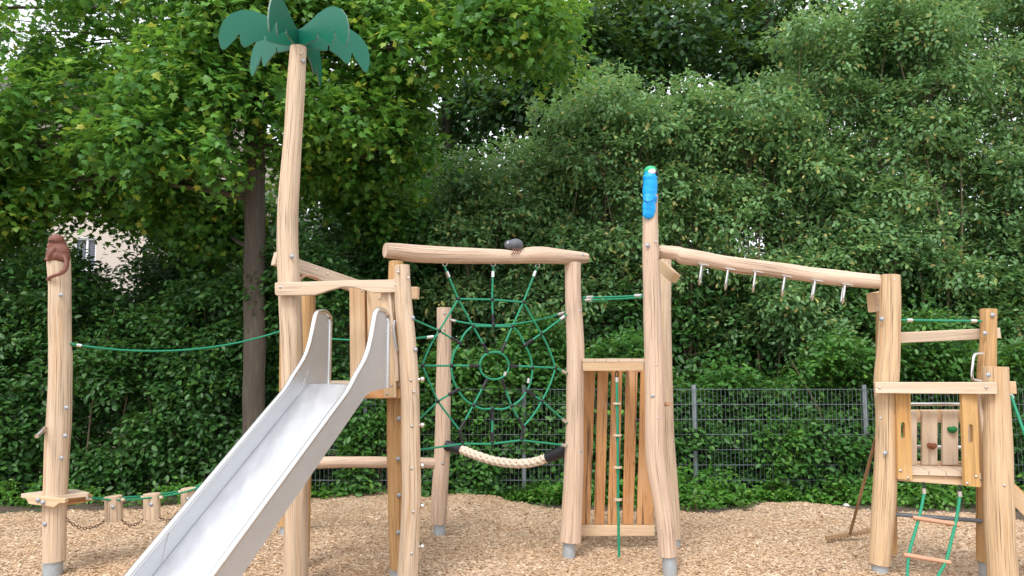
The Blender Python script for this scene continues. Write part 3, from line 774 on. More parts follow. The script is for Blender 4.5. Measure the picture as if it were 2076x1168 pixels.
# ------------------------------------------------------------------ left pole with round-cornered standing plate
D0 = 6.44
t = thing('carved_pole', 'tall pale log pole with a small wooden standing plate, carrying the brown monkey', 'pole', P(107, 1140, D0), None)
post_px([(110, 1137, 41), (111, 1030, 44), (113, 990, 43.5), (117, 900, 46), (120, 850, 45), (122, 760, 43), (122, 720, 43), (121.5, 700, 41), (121, 640, 42), (121, 575, 41), (119, 535, 44), (119, 521, 43)], D0, t, M['log'], 'pole')
foot(t, 108, 1137, 36, D0)
mb = MB(); zt = .612
pl = [(-.255, -.02), (-.235, -.05), (-.02, -.19), (.05, -.19), (.275, -.01), (.27, .03), (.08, .19), (-.10, .19)]
cx0 = P(110, 998, 6.5).x
mb.prism([(cx0+a, 6.5+b, zt-.026) for a, b in pl], (0, 0, .026)); mb.build('standing_plate', M['sawn_pale'], t)
prism_px([(49, 1005), (132, 1012), (132, 1020), (120, 1020), (110, 1029), (58, 1022)], 6.30, .05, t, M['sawn'], 'bracket')
mb = MB(); mb.prism([P(134, 1006, 6.45), P(176, 1004, 6.55), P(175, 1014, 6.55), P(165, 1020, 6.5), P(134, 1025, 6.45)], (.02, .05, 0)); mb.build('bracket', M['sawn_orange'], t)
bolts(t, D0-.088, [(123.5, 598, True), (134, 827, True), (131.5, 884, True), (124, 929, True), (90, 1063, True)])
bolts(t, 6.29, [(76, 1014, True), (86, 1019, True)])
mb = MB(); mb.tube(smooth_pts([tuple(P(100, 864, 6.42)), tuple(P(88, 868, 6.33)), tuple(P(78, 881, 6.2))], .02), .012, 8); mb.tube(smooth_pts([tuple(P(100, 872, 6.5)), tuple(P(91, 874, 6.4)), tuple(P(80, 880, 6.25))], .02), .010, 8)
mb.tube([P(84, 876, 6.22), P(74, 885, 6.16)], .016, 10); mb.build('foot_grip', M['steel_polished'], t)

# ------------------------------------------------------------------ carved monkey
def sculpt(name, parts, mat, vox=.007, smooth=4, parent=None):
    mb = MB()
    for p in parts:
        if p[0] == 's': mb.sphere(p[1], p[2], p[3] if len(p) > 3 else (1, 1, 1), 16, 10)
        else: mb.tube(smooth_pts([tuple(x) for x in p[1]], .012), p[2] if not callable(p[2]) else None, 10)
    o = mb.build(name, mat, parent)
    m = o.modifiers.new('remesh', 'REMESH'); m.mode = 'VOXEL'; m.voxel_size = vox; m.use_smooth_shade = True
    s = o.modifiers.new('smooth', 'SMOOTH'); s.iterations = smooth; s.factor = .5
    return o
def S(px, py, D, w, h, dy): # ellipsoid covering w x h pixels
    k = Wm(1, D); return ('s', P(px, py, D), k*w/2, (1, dy, h/w))
Dm = D0-.02
monkey = sculpt('carved_monkey', [
    S(114, 487, Dm-.02, 30, 24, 1), S(106, 488, Dm-.05, 15, 13, 1), S(104.5, 483, Dm-.055, 11, 6, .9), S(121, 493, Dm+.01, 26, 22, 1), S(115, 500, Dm, 36, 30, .95), S(119, 512, Dm, 42, 40, .95), S(122, 522, Dm, 38, 32, 1.0), S(113, 527, Dm, 43, 12, 1),
    ('t', [P(111, 502, Dm-.07), P(103, 513, Dm-.085), P(99, 522, Dm-.08)], Wm(5.0, Dm)), ('t', [P(99, 508, Dm), P(97, 520, Dm), P(98, 529, Dm)], Wm(4.5, Dm)),
    S(106, 521, Dm-.06, 15, 16, .9), S(112, 519, Dm-.06, 18, 18, .8), S(99, 527, Dm-.07, 11, 6, 1.2), S(125, 481.5, Dm+.0, 7, 9, .6),
    ('t', [P(134, 522, Dm-.02), P(137, 534, Dm-.04), P(133, 547, Dm-.07), P(125, 554, Dm-.085), P(112, 558, Dm-.10), P(101, 563, Dm-.095), P(96, 567, Dm-.06)], Wm(3.6, Dm)),
    ('t', [P(131, 520, Dm-.04), P(134, 534, Dm-.06), P(130, 547, Dm-.078), P(122, 553, Dm-.09)], Wm(3.6, Dm))], M['brown_paint'], .006, 2)
tag(monkey, 'brown painted carved monkey sitting on the left pole with its tail curled round the wood', 'carved monkey')
mb = MB(); mb.sphere(P(101, 488, Dm-.095), .008); mb.sphere(P(108, 487.5, Dm-.098), .006); e = mb.build('eye', M['black'], monkey)

# ------------------------------------------------------------------ palm / slide tower
t1 = thing('slide_tower', 'wooden slide tower whose tall front post rises into a green palm top', 'play tower', P(600, 1180, 6.0))
DP = 6.05
post_px([(601, 1215, 49), (600, 1168, 47), (600, 1050, 46), (600, 950, 46), (597, 850, 46), (594, 760, 45), (592, 700, 44), (589, 640, 45), (587, 590, 46), (584, 530, 44), (583, 480, 43), (584, 420, 43), (589, 340, 40), (595, 260, 38), (600, 180, 38), (603, 130, 36), (605, 96, 34)], DP, t1, M['log'], 'palm_post', lump=.04)
post_px([(610, 1130, 34), (615, 950, 32), (622, 760, 31), (625, 590, 29)], 6.65, t1, M['log_warm'], 'post')
post_px([(824, 1215, 42), (826, 1168, 41), (830.5, 1080, 39), (834, 1000, 38), (832.5, 900, 37.5), (831.5, 800, 37), (826, 700, 36.5), (818, 610, 35), (815, 538, 31.5)], 5.93, t1, M['log'], 'post', lump=.03)
post_px([(808, 1153, 34), (806, 1060, 36), (803, 940, 36), (803, 800, 36), (802, 640, 33), (803, 530, 30)], 6.13, t1, M['log_warm'], 'post', lump=.04)
foot(t1, 806, 1153, 30, 6.13)
# beams
prism_px([(557, 573), (655, 570), (720, 568), (817, 566.5), (819, 569), (819, 592), (756, 593.5), (736.5, 587), (713, 582), (700, 581.5), (687, 583), (668, 588), (638, 598), (561, 599), (557, 596)], 5.895, .06, t1, M['sawn_pale'], 'arched_beam')
mb = MB(); mb.board(P(556, 524, 6.17), P(738, 586, 6.75), .06, Wm(27, 6.3)); mb.build('sloping_beam', M['sawn_pale'], t1)
mb = MB(); mb.board(P(790, 594.5, 6.26), P(848, 594.5, 6.22), .06, Wm(25, 6.2)); mb.build('cross_beam', M['sawn'], t1)
mb = MB(); mb.tube(smooth_pts([tuple(P(607, 572, 6.3)), tuple(P(611, 564, 6.3)), tuple(P(620, 559, 6.32)), tuple(P(633, 560, 6.35)), tuple(P(645, 565, 6.4))], .02), .012, 8); mb.build('grab_loop', M['rung'], t1)
mb = MB()
for a, b, c, d, e in [(709, 583, 711, 800, 6.28), (744, 586, 748, 790, 6.30)]:
    mb = MB(); wdt = Wm(31, e); mb.board(P(a+15.5, b, e), P(c+15.5, d, e), wdt, .035, up=(0, 1, 0)); mb.build('upright_board', M['sawn'], t1)
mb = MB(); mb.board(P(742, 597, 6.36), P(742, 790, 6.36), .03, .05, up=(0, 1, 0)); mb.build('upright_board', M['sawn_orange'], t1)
mb = MB(); mb.board(P(786, 592, 5.97), P(791.5, 806, 5.97), Wm(26, 5.97), .04, up=(0, 1, 0)); mb.build('upright_board', M['sawn'], t1)
mb = MB(); mb.tube(smooth_pts([tuple(P(789, 592, 5.94)), tuple(P(793, 640, 5.94)), tuple(P(799, 690, 5.94)), tuple(P(804, 735, 5.95)), tuple(P(805, 772, 5.96))], .05), .017, 8); mb.build('grab_pole', M['sawn_pale'], t1)
mb = MB(); mb.tube(smooth_pts([tuple(P(800, 650, 5.87)), tuple(P(798, 664, 5.85)), tuple(P(801, 690, 5.85)), tuple(P(805, 711, 5.87))], .03), .008, 8); mb.build('grab_loop', M['bolt'], t1)
zd = P(780, 776, 6.05).z
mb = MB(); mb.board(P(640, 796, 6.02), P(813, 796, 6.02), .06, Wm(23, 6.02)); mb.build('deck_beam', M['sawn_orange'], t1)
xa, xb = P(612, 776, 6.05).x, P(820, 776, 6.05).x
for k in range(6):
    y = 6.0+k*.145; mb = MB(); mb.board((xa, y+.07, zd-.016), (xb, y+.07, zd-.016), .138, .032); mb.build('deck_board', M['sawn_pale'], t1)
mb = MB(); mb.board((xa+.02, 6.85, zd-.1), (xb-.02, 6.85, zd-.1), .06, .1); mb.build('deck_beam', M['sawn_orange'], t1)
bolts(t1, DP-.088, [(591.5, 520, True), (611, 108, False, DP-.07, .5), (616, 124, True, DP-.055, .9)])
bolts(t1, 5.893, [(568, 582, False), (802, 578, False)])
bolts(t1, 5.86, [(807, 551.5, False), (838, 644.5, True, 5.90, .8), (843.5, 709, True, 5.885, .8), (832.5, 770.5, False), (839, 795, False), (834.5, 864, False), (834, 950, False), (837.5, 1038, False), (834, 1122, False), (829, 563.5, False, 5.875, .9)])
bolts(t1, 6.045, [(808.5, 849, True), (807, 931, True), (809, 1004.5, True), (808, 1080, True)])
bolts(t1, 5.948, [(793, 782, False), (784, 798.5, False), (769, 605, False, 6.28), (642, 546, False, 6.2), (664, 555, False, 6.26), (734.5, 589, False, 6.26)])
# foot rungs on the right side of the tower
for py in (769, 862, 944, 1026, 1108):
    mb = MB(); q = P(856, py, 5.92); a = P(838, py+1, 5.93); b_ = P(838, py, 6.3); b_ = Vector((a.x-.02, 6.28, a.z))
    mb.tube([a, q], .013, 8); mb.tube([q, b_], .0105, 8); mb.sphere(q, .02); mb.build('foot_rung', M['steel_polished'], t1)

# palm leaves: three crossing plate planes, six fins
hub = P(603, 79, DP)
prof = [(.0, .072), (.06, .075), (.15, .105), (.25, .145), (.35, .165), (.43, .155), (.51, .115), (.57, .045), (.595, -.03), (.60, -.10), (.585, -.165), (.57, -.185), (.55, -.18),
        (.52, -.145), (.475, -.085), (.452, -.045), (.442, -.048), (.440, -.085), (.425, -.125), (.405, -.14), (.385, -.13), (.33, -.085), (.262, -.052), (.255, -.012), (.245, -.012), (.240, -.056), (.20, -.064), (.12, -.07), (0, -.068)]
tp = None
for az, dz in ((25, 0), (205, 0), (145, 0), (-35, 0), (85, 0), (-95, 0)):
    a = math.radians(az); d = Vector((math.cos(a), math.sin(a), 0)); nrm = Vector((-d.y, d.x, 0))
    mb = MB(); mb.prism([hub+d*(r*.97+.004)+Vector((0, 0, z+.0))-nrm*.006 for r, z in prof], nrm*.012)
    o = mb.build('palm_leaf', M['palm'], t1); o.data.materials.append(M['palm_edge'])
    for f_ in o.data.polygons[2:]: f_.material_index = 1
mb = MB(); mb.tube([hub-Vector((0, 0, .07)), hub+Vector((0, 0, .072))], .014, 8); mb.build('palm_hub', M['black'], t1)
for zz_ in (.045, -.045):
    o = bpy.data.objects.new('bolt', SCR); sc.collection.objects.link(o); o.location = hub+Vector((-.02, -.03, zz_)); adopt(o, t1)

# ------------------------------------------------------------------ slide
AZ, EL, WID = math.radians(SL_AZ), math.radians(SL_EL), SL_W
O_ = Vector((P(666, 776, 6.02).x, 6.02, 1.505)) if SL_O is None else Vector(SL_O)
fh = Vector((-math.sin(AZ), -math.cos(AZ), 0)); rt = Vector((math.cos(AZ), -math.sin(AZ), 0))
K = math.tan(EL); s0 = .27
def SL(u, s, z): return O_+rt*u+fh*s+Vector((0, 0, z))
def zf(s):
    if s <= s0: return 0
    if s >= 2.05: return -K*(2.05-s0)
    return -K*(s-s0)
ts = thing('slide', 'stainless steel slide running down from the slide tower to the lower left', 'slide', SL(WID/2, 0, -1.5))
rim = [(0, -.03), (0, .46), (.012, .50), (.045, .53), (.09, .54), (.15, .535), (.185, .515), (.205, .47), (.225, .40), (.25, .32), (.285, .24), (.33, .175), (.39, .115), (.45, .06)]
rimS = rim+[(s, zf(s)+RH) for s in np.linspace(.55, 1.95, 9)]+[(2.1, zf(2.1)+RH), (2.6, zf(2.6)+RH)]
bot = [(2.6, zf(2.6)-.075), (2.06, zf(2.06)-.075), (s0+.03, -.075), (s0-.04, -.05), (0, -.03)]
steel = M['steel']
for side, u in (('l', 0), ('r', WID)):
    mb = MB(); sm_ = smooth_pts([(s, z, 0) for s, z in rimS], .03); ol = [(p[0], p[1]) for p in sm_]+bot[:-1]
    mb.prism([SL(u-.002, s, z) for s, z in ol], rt*.004); o = mb.build('side_panel', steel, ts)
    mb = MB(); pa = [SL(u, p[0], p[1]) for p in sm_]; mb.tube(pa, .0185, 12); mb.build('rim_tube', M['steel_polished'], ts)
mb = MB()
for sa, sb in ((0, s0), (s0, 2.05), (2.05, 2.6)):
    for thk in (0,):
        a, b_, c, d = SL(.004, sa, zf(sa)), SL(WID-.004, sa, zf(sa)), SL(WID-.004, sb, zf(sb)), SL(.004, sb, zf(sb))
        mb.add([a, b_, c, d, a-Vector((0, 0, .004)), b_-Vector((0, 0, .004)), c-Vector((0, 0, .004)), d-Vector((0, 0, .004))], [[0, 1, 2, 3], [7, 6, 5, 4], [0, 4, 5, 1], [2, 6, 7, 3]], None, False)
mb.build('sliding_surface', M['steel_floor'], ts)
mb = MB(); mb.tube([SL(.005, s0+.11, zf(s0+.11)+.002), SL(.004, s0+.0, zf(s0)+.10)], .0013, 6); mb.build('weld_seam', M['steel_polished'], ts); mb = MB(); mb.tube([SL(WID-.005, s0+.11, zf(s0+.11)+.002), SL(WID-.006, s0, .10)], .0013, 6); mb.build('weld_seam', M['steel_polished'], ts); mb = MB(); mb.tube([SL(.005, 1.62, zf(1.62)+.002), SL(.004, 1.56, zf(1.56)+RH)], .002, 6)
mb.build('weld_seam', M['steel_polished'], ts)

# ------------------------------------------------------------------ web frame
A_, B_ = (P(800, 508, 6.13).x, 6.13), (P(1163, 523, 7.0).x, 7.0)
def W_(px, py): return PP(px, py, A_, B_)
t2 = thing('log_beam', 'thick peeled log lying across the two posts above the rope web', 'beam', W_(800, 515))
q = []
for px, py, wd in [(781, 507.5, 31), (805, 510, 34), (837, 514, 37), (900, 517, 35), (968, 519, 33), (1021, 520.5, 30), (1048, 522, 27), (1069, 518.5, 34), (1099, 518, 36), (1143, 521, 30), (1175, 522.5, 25), (1189, 523, 21)]:
    p = W_(px, py); q.append((p.x, p.y, p.z, Wm(wd, p.y)/2))
mb = MB(); log_mesh(mb, q, lump=.04, bev=.12); mb.build('log', M['log_pale'], t2)
for px, py in ((798, 504), (1180, 517)):
    p = W_(px, py); bolt(t2, px, py, p.y-.055)
for px, zy in ((902, 537), (1000, 538), (1090, 541)):
    mb = MB(); p = W_(px, zy-2); mb.tube([p+Vector((.018*math.cos(a), 0, .018*math.sin(a))) for a in np.linspace(0, 2*math.pi, 13)], .004, 6, False); mb.build('eye_bolt', M['steel_polished'], t2)

t = thing('spider_web_net', 'green rope climbing net shaped like a spider web, tied between two log posts', 'climbing net', W_(1000, 740))
def zc(x, y): return (750+.4368*x, 470+.4366*y)
nd = dict(T1=(345, 158), T2=(572, 156), T3=(777, 160), A=(410, 312), B=(567, 315), C=(712, 327), D=(795, 473), E=(860, 632), F=(798, 785), G=(710, 905), H=(416, 922), I=(315, 788), J=(243, 622), K=(322, 460),
          a=(478, 438), b=(572, 434), c=(660, 440), d=(718, 527), e=(753, 632), f=(728, 738), g=(657, 808), h=(568, 820), i=(480, 805), j=(408, 732), k=(378, 622), l=(418, 517),
          r1=(548, 562), r2=(610, 558), r3=(643, 622), r4=(612, 685), r5=(545, 683), r6=(507, 622), La=(192, 402), Lb=(205, 495), Lc=(200, 622), Ld=(215, 882), Le=(205, 1016), Ra=(912, 385), Rb=(922, 660), Rc=(920, 893), Rd=(922, 994),
          M1=(430, 985), M2=(567, 985), M3=(702, 968), Lj=(300, 484))
ND = {k: W_(*zc(*v)) for k, v in nd.items()}
runs = ['T1 A a r1', 'T2 B b', 'T3 C c r2', 'K A B C D E F G', 'H I J K', 'a c d e f g h i j k l a', 'Ra D d', 'E r3', 'J r6', 'La K l', 'Ld I j', 'E Rb', 'F Rc', 'F f', 'Lc J', 'r4 g G M3', 'r5 i H M1', 'h M2', 'Le M1 M2 M3 Rd', 'r1 r2', 'Lb Lj']
mb = MB()
for rn in runs:
    ks = rn.split()
    for a, b_ in zip(ks[:-1], ks[1:]):
        pa, pb = ND[a], ND[b_]; n = 5
        # outer and middle ring hang slightly outwards from the centre
        cen = ND['r1'].lerp(ND['r4'], .5); mid = (pa+pb)/2; bow = .0
        if rn in ('a c d e f g h i j k l a',) and a+b_ not in ('ac',): bow = .018
        if rn in ('H I J K', 'K A B C D E F G') and a in 'EJDF': bow = .014
        off = (mid-cen).normalized()*bow
        mb.tube([pa.lerp(pb, q_/n)+off*4*(q_/n)*(1-q_/n) for q_ in range(n+1)], .0085, 7)
cen = sum((ND['r%d' % k] for k in range(1, 7)), Vector())/6
R_ = [(ND['r%d' % k]-cen).length for k in range(1, 7)]; ux = (ND['r3']-ND['r6']).normalized(); rx = (ND['r3']-ND['r6']).length/2; rz = abs(ND['r1'].z-ND['r4'].z)/2*1.04
mb.tube([cen+ux*rx*math.cos(a)+Vector((0, 0, rz*math.sin(a))) for a in np.linspace(0, 2*math.pi, 33)], .0085, 7, False)
mb.build('rope', M['rope'], t)
for k in 'ABCDEFGHIJKacegikdfjlhb':
    mb = MB(); mb.sphere(ND[k], .0175, (1, 1, 1), 10, 6); mb.build('connector', M['black'], t)
for a, b_ in (('r1', 'a'), ('r2', 'c'), ('r3', 'e'), ('r4', 'g'), ('r5', 'i'), ('r6', 'k'), ('l', 'K'), ('d', 'D'), ('j', 'I'), ('f', 'F'), ('b', 'B'), ('H', 'i'), ('M1', 'H'), ('M2', 'h'), ('M3', 'G'), ('G', 'g'), ('h', 'M2')):
    pa = ND[a]; v = (ND[b_]-pa).normalized(); mb = MB()
    mb.tube([pa, pa+v*.085], .0125, 8); mb.sphere(pa+v*.085, .0145, (1, 1, 1), 8, 6); mb.sphere(pa+v*.012, .0165, (1, 1, 1), 8, 6); mb.build('connector', M['black'], t)
for a, b_, l0 in (('T1', 'A', .05), ('T2', 'B', .05), ('T3', 'C', .05), ('Ra', 'D', .03), ('Rb', 'E', .03), ('Rc', 'F', .03), ('Rd', 'M3', .03)):
    v = (ND[b_]-ND[a]).normalized(); sleeve(t, ND[a]+v*l0, ND[a]+v*(l0+.05))
p = W_(*zc(630, 650)); sleeve(t, p, p+Vector((-.01, 0, -.035)), .013); p = W_(*zc(738, 680)); sleeve(t, p, p+Vector((-.008, 0, -.04)), .013); p = W_(*zc(268, 490)); sleeve(t, p, p+Vector((.045, 0, .004)), .013)

# carved spider
sp = W_(1042, 497); k = Wm(1, sp.y)
spider = sculpt('carved_spider', [('s', sp+Vector((k*3.5, 0, k*1.0)), k*15.5, (1, 1.0, .80)), ('s', sp+Vector((-k*10, -.008, k*.2)), k*10.2, (1, 1.1, 1.0))], M['spider_paint'], .006, 1)
tag(spider, 'dark grey carved spider perched on the log above the rope web', 'carved spider')
for i in range(4):
    x0 = sp.x+k*(-2+4.6*i)
    mb = MB(); mb.tube(smooth_pts([(x0, sp.y-.068, sp.z-k*10), (x0+k*1.8, sp.y-.083, sp.z-k*14.5), (x0+k*.5, sp.y-.088, sp.z-k*18.5), (x0-k*3.2, sp.y-.086, sp.z-k*22)], .01), .0042, 6); mb.build('leg', M['brown_paint'], spider)
mb = MB(); mb.sphere(sp+Vector((-k*11.5, -.047, k*2)), k*2.6, (1, .5, 1)); ey = mb.build('eye', M['white_paint'], spider)
mb = MB(); mb.sphere(sp+Vector((-k*11.5, -.055, k*2)), k*.8, (1, .8, 1)); mb.build('pupil', M['black'], ey)

# ------------------------------------------------------------------ balance course at the back
DB = 7.9
def single_post(name, label, pts, D, mat, ftpx, bl, **kw):
    t = thing(name, label, 'post', P(pts[0][0], pts[0][1], D)); post_px(pts, D, t, mat, 'log', **kw)
    if ftpx: foot(t, *ftpx, D)
    for b in bl: bolt(t, b[0], b[1], D-b[3] if len(b) > 3 else D-.075, b[2])
    return t
single_post('log_post', 'free standing log post behind the rope web where the low balance beam ends', [(890, 1062, 30), (891.5, 1000, 32), (897, 900, 31), (899, 760, 29.5), (900, 700, 29), (900, 624, 29)], DB, M['log_pale'], (891, 1062, 23), [(897, 940, True), (901, 635, False), (901, 668, False)])
single_post('log_post', 'log post mostly hidden behind the palm post and the slide', [(580, 1066, 30), (580, 900, 30), (582, 640, 29)], DB, M['log_warm'], (580, 1066, 23), [])
t = thing('balance_beam', 'low horizontal log beam seen behind the slide tower', 'beam', P(750, 938, DB)); q = []
for px, py, wd in ((596, 940, 22), (680, 937, 23), (780, 937.5, 22), (884, 939, 21)):
    p = P(px, py, DB); q.append((p.x, p.y, p.z, Wm(wd, DB)/2))
mb = MB(); log_mesh(mb, q, lump=.04); mb.build('log', M['log_pale'], t)

def rope_thing(name, label, path, fer=(), cat='rope', r=.0085):
    t = thing(name, label, cat, path[0]); mb = MB(); mb.tube([tuple(p) for p in path], r, 8); mb.build('rope', M['rope'], t)
    for a, b_ in fer: sleeve(t, a, b_)
    return t
a = P(141, 697, 6.44); b_ = P(570, 671, 7.85)
pth = catenary(a, b_, .12); rope_thing('hand_rope', 'green hand rope sagging between the monkey pole and the palm post', pth, [(P(155, 699.5, 6.46), P(165, 701, 6.48))])
a = P(590, 678, 7.86); b_ = P(888, 682, 7.86)
rope_thing('hand_rope', 'green hand rope passing behind the slide ears', catenary(a, b_, .05), [(P(864, 684.5, 7.8), P(874, 684, 7.8))])
a = P(912, 648, 7.88); b_ = P(1149, 632, 6.98); S1 = catenary(a, b_, .085)
rope_thing('hand_rope', 'green hand rope running behind the upper part of the rope web', S1, [(S1[0].lerp(S1[1], .2), S1[0].lerp(S1[1], .85)), (S1[-1].lerp(S1[-2], .2), S1[-1].lerp(S1[-2], .85))])
# thick plaited rope
t = thing('thick_rope_bridge', 'thick pale plaited rope with black sleeved ends below the rope web', 'rope', P(1000, 950, 7.5))
key = [(905, 903, 7.85), (935, 911.5, 7.78), (970, 925, 7.6), (1005, 935, 7.5), (1045, 940, 7.35), (1080, 937.5, 7.25), (1110, 928, 7.15), (1148, 911, 7.04)]
pts = smooth_pts([tuple(P(*kk)) for kk in key], .012); Rr = .040
mid = [p for p in pts if P(932, 911, 7.78).x < p[0] < P(1114, 928, 7.15).x]
mbs = MB(); st = 6
T_ = [Vector(mid[min(len(mid)-1, i+1)])-Vector(mid[max(0, i-1)]) for i in range(len(mid))]; T_ = [v.normalized() for v in T_]
for hand in (1, -1):
    for s_ in range(3):
        pa = []
        for i, p in enumerate(mid):
            th = hand*i*.012*2*math.pi/.20+2*math.pi*s_/3+(.5 if hand < 0 else 0)
            V = T_[i].cross(Vector((0, 0, 1))).normalized(); U_ = V.cross(T_[i])
            wob = 1+.20*hand*math.cos(3*i*.012*2*math.pi/.10)
            pa.append(Vector(p)+V*math.cos(th)*Rr*.62*wob+U_*math.sin(th)*Rr*.62*wob)
        mbs.tube(pa, .0185, 7)
mbs.build('rope', M['hemp'], t)
for rng_ in ((0, P(938, 912, 7.76).x), (P(1108, 928, 7.16).x, 99)):
    seg_ = [p for p in pts if (p[0] <= rng_[1] and rng_[0] == 0) or (rng_[0] != 0 and p[0] >= rng_[0])]
    mb = MB(); n = len(seg_); mb.tube([tuple(p) for p in seg_], [.050]*n, 14); mb.build('sleeve', M['black_rubber'], t)

# stump steps with double guide rope and chains
st_px = [(230, 1006, 1056, 33, 6.81), (308, 1001, 1051.5, 32, 7.03), (382.5, 990, 1036, 30, 7.25)]
names = ['round log stump step nearest the monkey pole', 'round log stump step in the middle of the row of three', 'round log stump step partly hidden by the slide edge']
bots = []
for (px, y0, y1, wd, D), nm in zip(st_px, names):
    t = thing('stump_step', nm, 'stump step', P(px, y1, D), 'stump steps hanging on the guide ropes')
    post_px([(px+.5, y1, wd), (px, (y0+y1)/2, wd), (px-.5, y0, wd)], D, t, M['log'], 'stump', lump=.05, bev=.1, step=.03)
    bolt(t, px-2, y0+22, D-.07); 
    for dx in (-1, 1):
        mb = MB(); p = P(px+dx*wd*.5, y0+8, D-.02*dx); mb.tube([p, p+Vector((dx*.025, 0, .004))], .014, 8); mb.build('rope_clamp', M['sawn_pale'], t)
    bots.append((P(px, y1-1, D), Wm(wd, D)/2))
pth = [P(178, 1010, 6.5), P(214, 1013, 6.72), P(248, 1014, 6.79), P(308, 1009, 6.97), P(340, 1005, 7.06), P(383, 995.5, 7.18), P(420, 983, 7.3), P(500, 960, 7.6), P(570, 945, 7.8)]
rope_thing('guide_rope', 'front strand of the green guide rope threading the stump steps', smooth_pts([tuple(p) for p in pth], .06), [(P(176, 1010, 6.48), P(185, 1011, 6.52))], r=.008)
pth = [P(178, 1009, 6.56), P(214, 1010, 6.9), P(248, 1009, 6.93), P(308, 1004, 7.13), P(340, 1000, 7.2), P(383, 991, 7.35), P(420, 979, 7.45), P(500, 957, 7.7), P(570, 942, 7.9)]
rope_thing('guide_rope', 'rear strand of the green guide rope threading the stump steps', smooth_pts([tuple(p) for p in pth], .06), r=.008)
def chain(label, a, b_, sag):
    S_ = catenary(a, b_, sag, 60); L = sum((S_[i+1]-S_[i]).length for i in range(60)); n = int(L/.028); mb = MB()
    for i in range(n):
        u = i/max(1, n-1)*60; j = min(59, int(u)); p = S_[j].lerp(S_[j+1], u-j); T0 = (S_[j+1]-S_[j]).normalized()
        Nn = Vector((0, 0, 1)) if i % 2 else T0.cross(Vector((0, 0, 1))).normalized(); Nn = (Nn-T0*Nn.dot(T0)).normalized()
        mb.tube([p+T0*.019*math.cos(q)+Nn*.010*math.sin(q) for q in np.linspace(0, 2*math.pi, 9)], .0035, 5, False)
    o = mb.build('chain', M['chain'], None); tag(o, label, 'chain')
chain('rusty chain sagging low between the monkey pole and the first stump step', P(131, 1049, 6.44), bots[0][0]-Vector((bots[0][1], 0, 0)), .075)
chain('rusty chain sagging between the first and second stump steps', bots[0][0]+Vector((bots[0][1], 0, 0)), bots[1][0]-Vector((bots[1][1], 0, 0)), .05)
chain('rusty chain running from the second stump step to behind the slide', bots[1][0]+Vector((bots[1][1], 0, 0)), bots[2][0]-Vector((bots[2][1], 0, 0)), .045)

# ------------------------------------------------------------------ middle climbing tower with bird post
t3 = thing('climbing_tower', 'middle wooden tower with slatted rear wall and a deck, carrying the blue bird', 'play tower', P(1240, 1120, 6.9))
D1 = 7.0; D2 = 6.45
post_px([(1157, 1098, 42), (1160, 1040, 41), (1163.5, 950, 39), (1165.5, 830, 36), (1166.5, 716, 36.5), (1164, 650, 35), (1162, 600, 33.5), (1161.5, 533, 33)], D1, t3, M['log_pale'], 'post', lump=.03)
foot(t3, 1154.5, 1098, 25, D1, -.1)
post_px([(1353.5, 1127, 37), (1350, 1070, 37), (1341, 1010, 36.5), (1331, 950, 38.5), (1327, 892, 39.5), (1326.5, 774, 39), (1323.5, 657, 37.5), (1322, 598, 36), (1319, 520, 33.5), (1318.5, 470, 32), (1318.5, 440, 31), (1320, 395, 29)], D2, t3, M['log_pale'], 'post', lump=.02)
foot(t3, 1356, 1127, 28, D2, .1)
post_px([(1366, 1092, 29), (1361, 1010, 30), (1353, 892, 29), (1350, 774, 27), (1348, 657, 26), (1349, 526, 25)], 7.29, t3, M['log'], 'post', lump=.03)
foot(t3, 1368, 1092, 22, 7.29)
post_px([(1172, 1085, 30), (1172, 900, 30), (1168, 760, 28)], 7.6, t3, M['log_warm'], 'post', lump=.03)
mb = MB(); mb.board(P(1340, 537, 6.85), P(1368, 564, 6.72), .10, .085, up=(0, .3, 1)); mb.build('beam_end', M['sawn'], t3)
mb = MB(); mb.board(P(1345, 821, 7.1), P(1356, 818, 6.98), .05, .03); mb.build('peg', M['rung'], t3)
pa, pb = (P(1180, 740, 6.98).x, 6.93), (P(1308, 740, 6.52).x, 6.5)
prism_px([(1181, 734.5), (1305, 732), (1305, 751.5), (1181, 752.3)], 0, .05, t3, M['sawn'], 'deck_beam', plane=(pa, pb))
z2 = .5*(PP(1185, 728, pa, pb).z+PP(1300, 725.5, pa, pb).z)
va = Vector((pb[0]-pa[0], pb[1]-pa[1], 0)); un = Vector((-va.y, va.x, 0)).normalized()
for k in range(5):
    f0, f1 = k/5+.003, (k+1)/5-.003
    p0 = Vector((pa[0], pa[1], z2-.028))-un*.004; mb = MB()
    mb.prism([p0+va*f0, p0+va*f1, p0+va*f1+Vector((0, .55, 0)), p0+va*f0+Vector((0, .55, 0))], (0, 0, .028)); mb.build('deck_board', M['sawn_pale'], t3)
# slatted wall
sl = [(1186, 1207, 1177, 1196), (1212, 1233.5, 1204, 1225), (1240, 1262, 1232, 1253), (1269, 1293, 1262, 1284), (1299, 1322, 1291, 1326)]
for a, b_, c, d in sl:
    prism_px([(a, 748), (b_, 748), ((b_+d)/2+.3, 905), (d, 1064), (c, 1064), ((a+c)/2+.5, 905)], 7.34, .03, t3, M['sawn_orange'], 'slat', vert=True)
mb = MB(); mb.board(P(1178, 1075.5, 7.29), P(1326, 1075.5, 7.29), .05, Wm(20, 7.29)); mb.build('base_rail', M['sawn'], t3)
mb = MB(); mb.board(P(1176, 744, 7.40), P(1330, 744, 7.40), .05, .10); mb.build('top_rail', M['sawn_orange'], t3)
bolts(t3, D1-.078, [(1176, 631, True, 6.95, .9), (1176.5, 915, True, 6.94, .8)])
bolts(t3, D2-.075, [(1313, 498, True), (1330, 490, False), (1330, 740, False), (1324, 803, True), (1338, 593, True, 6.42, 1.1), (1334, 847, False)])
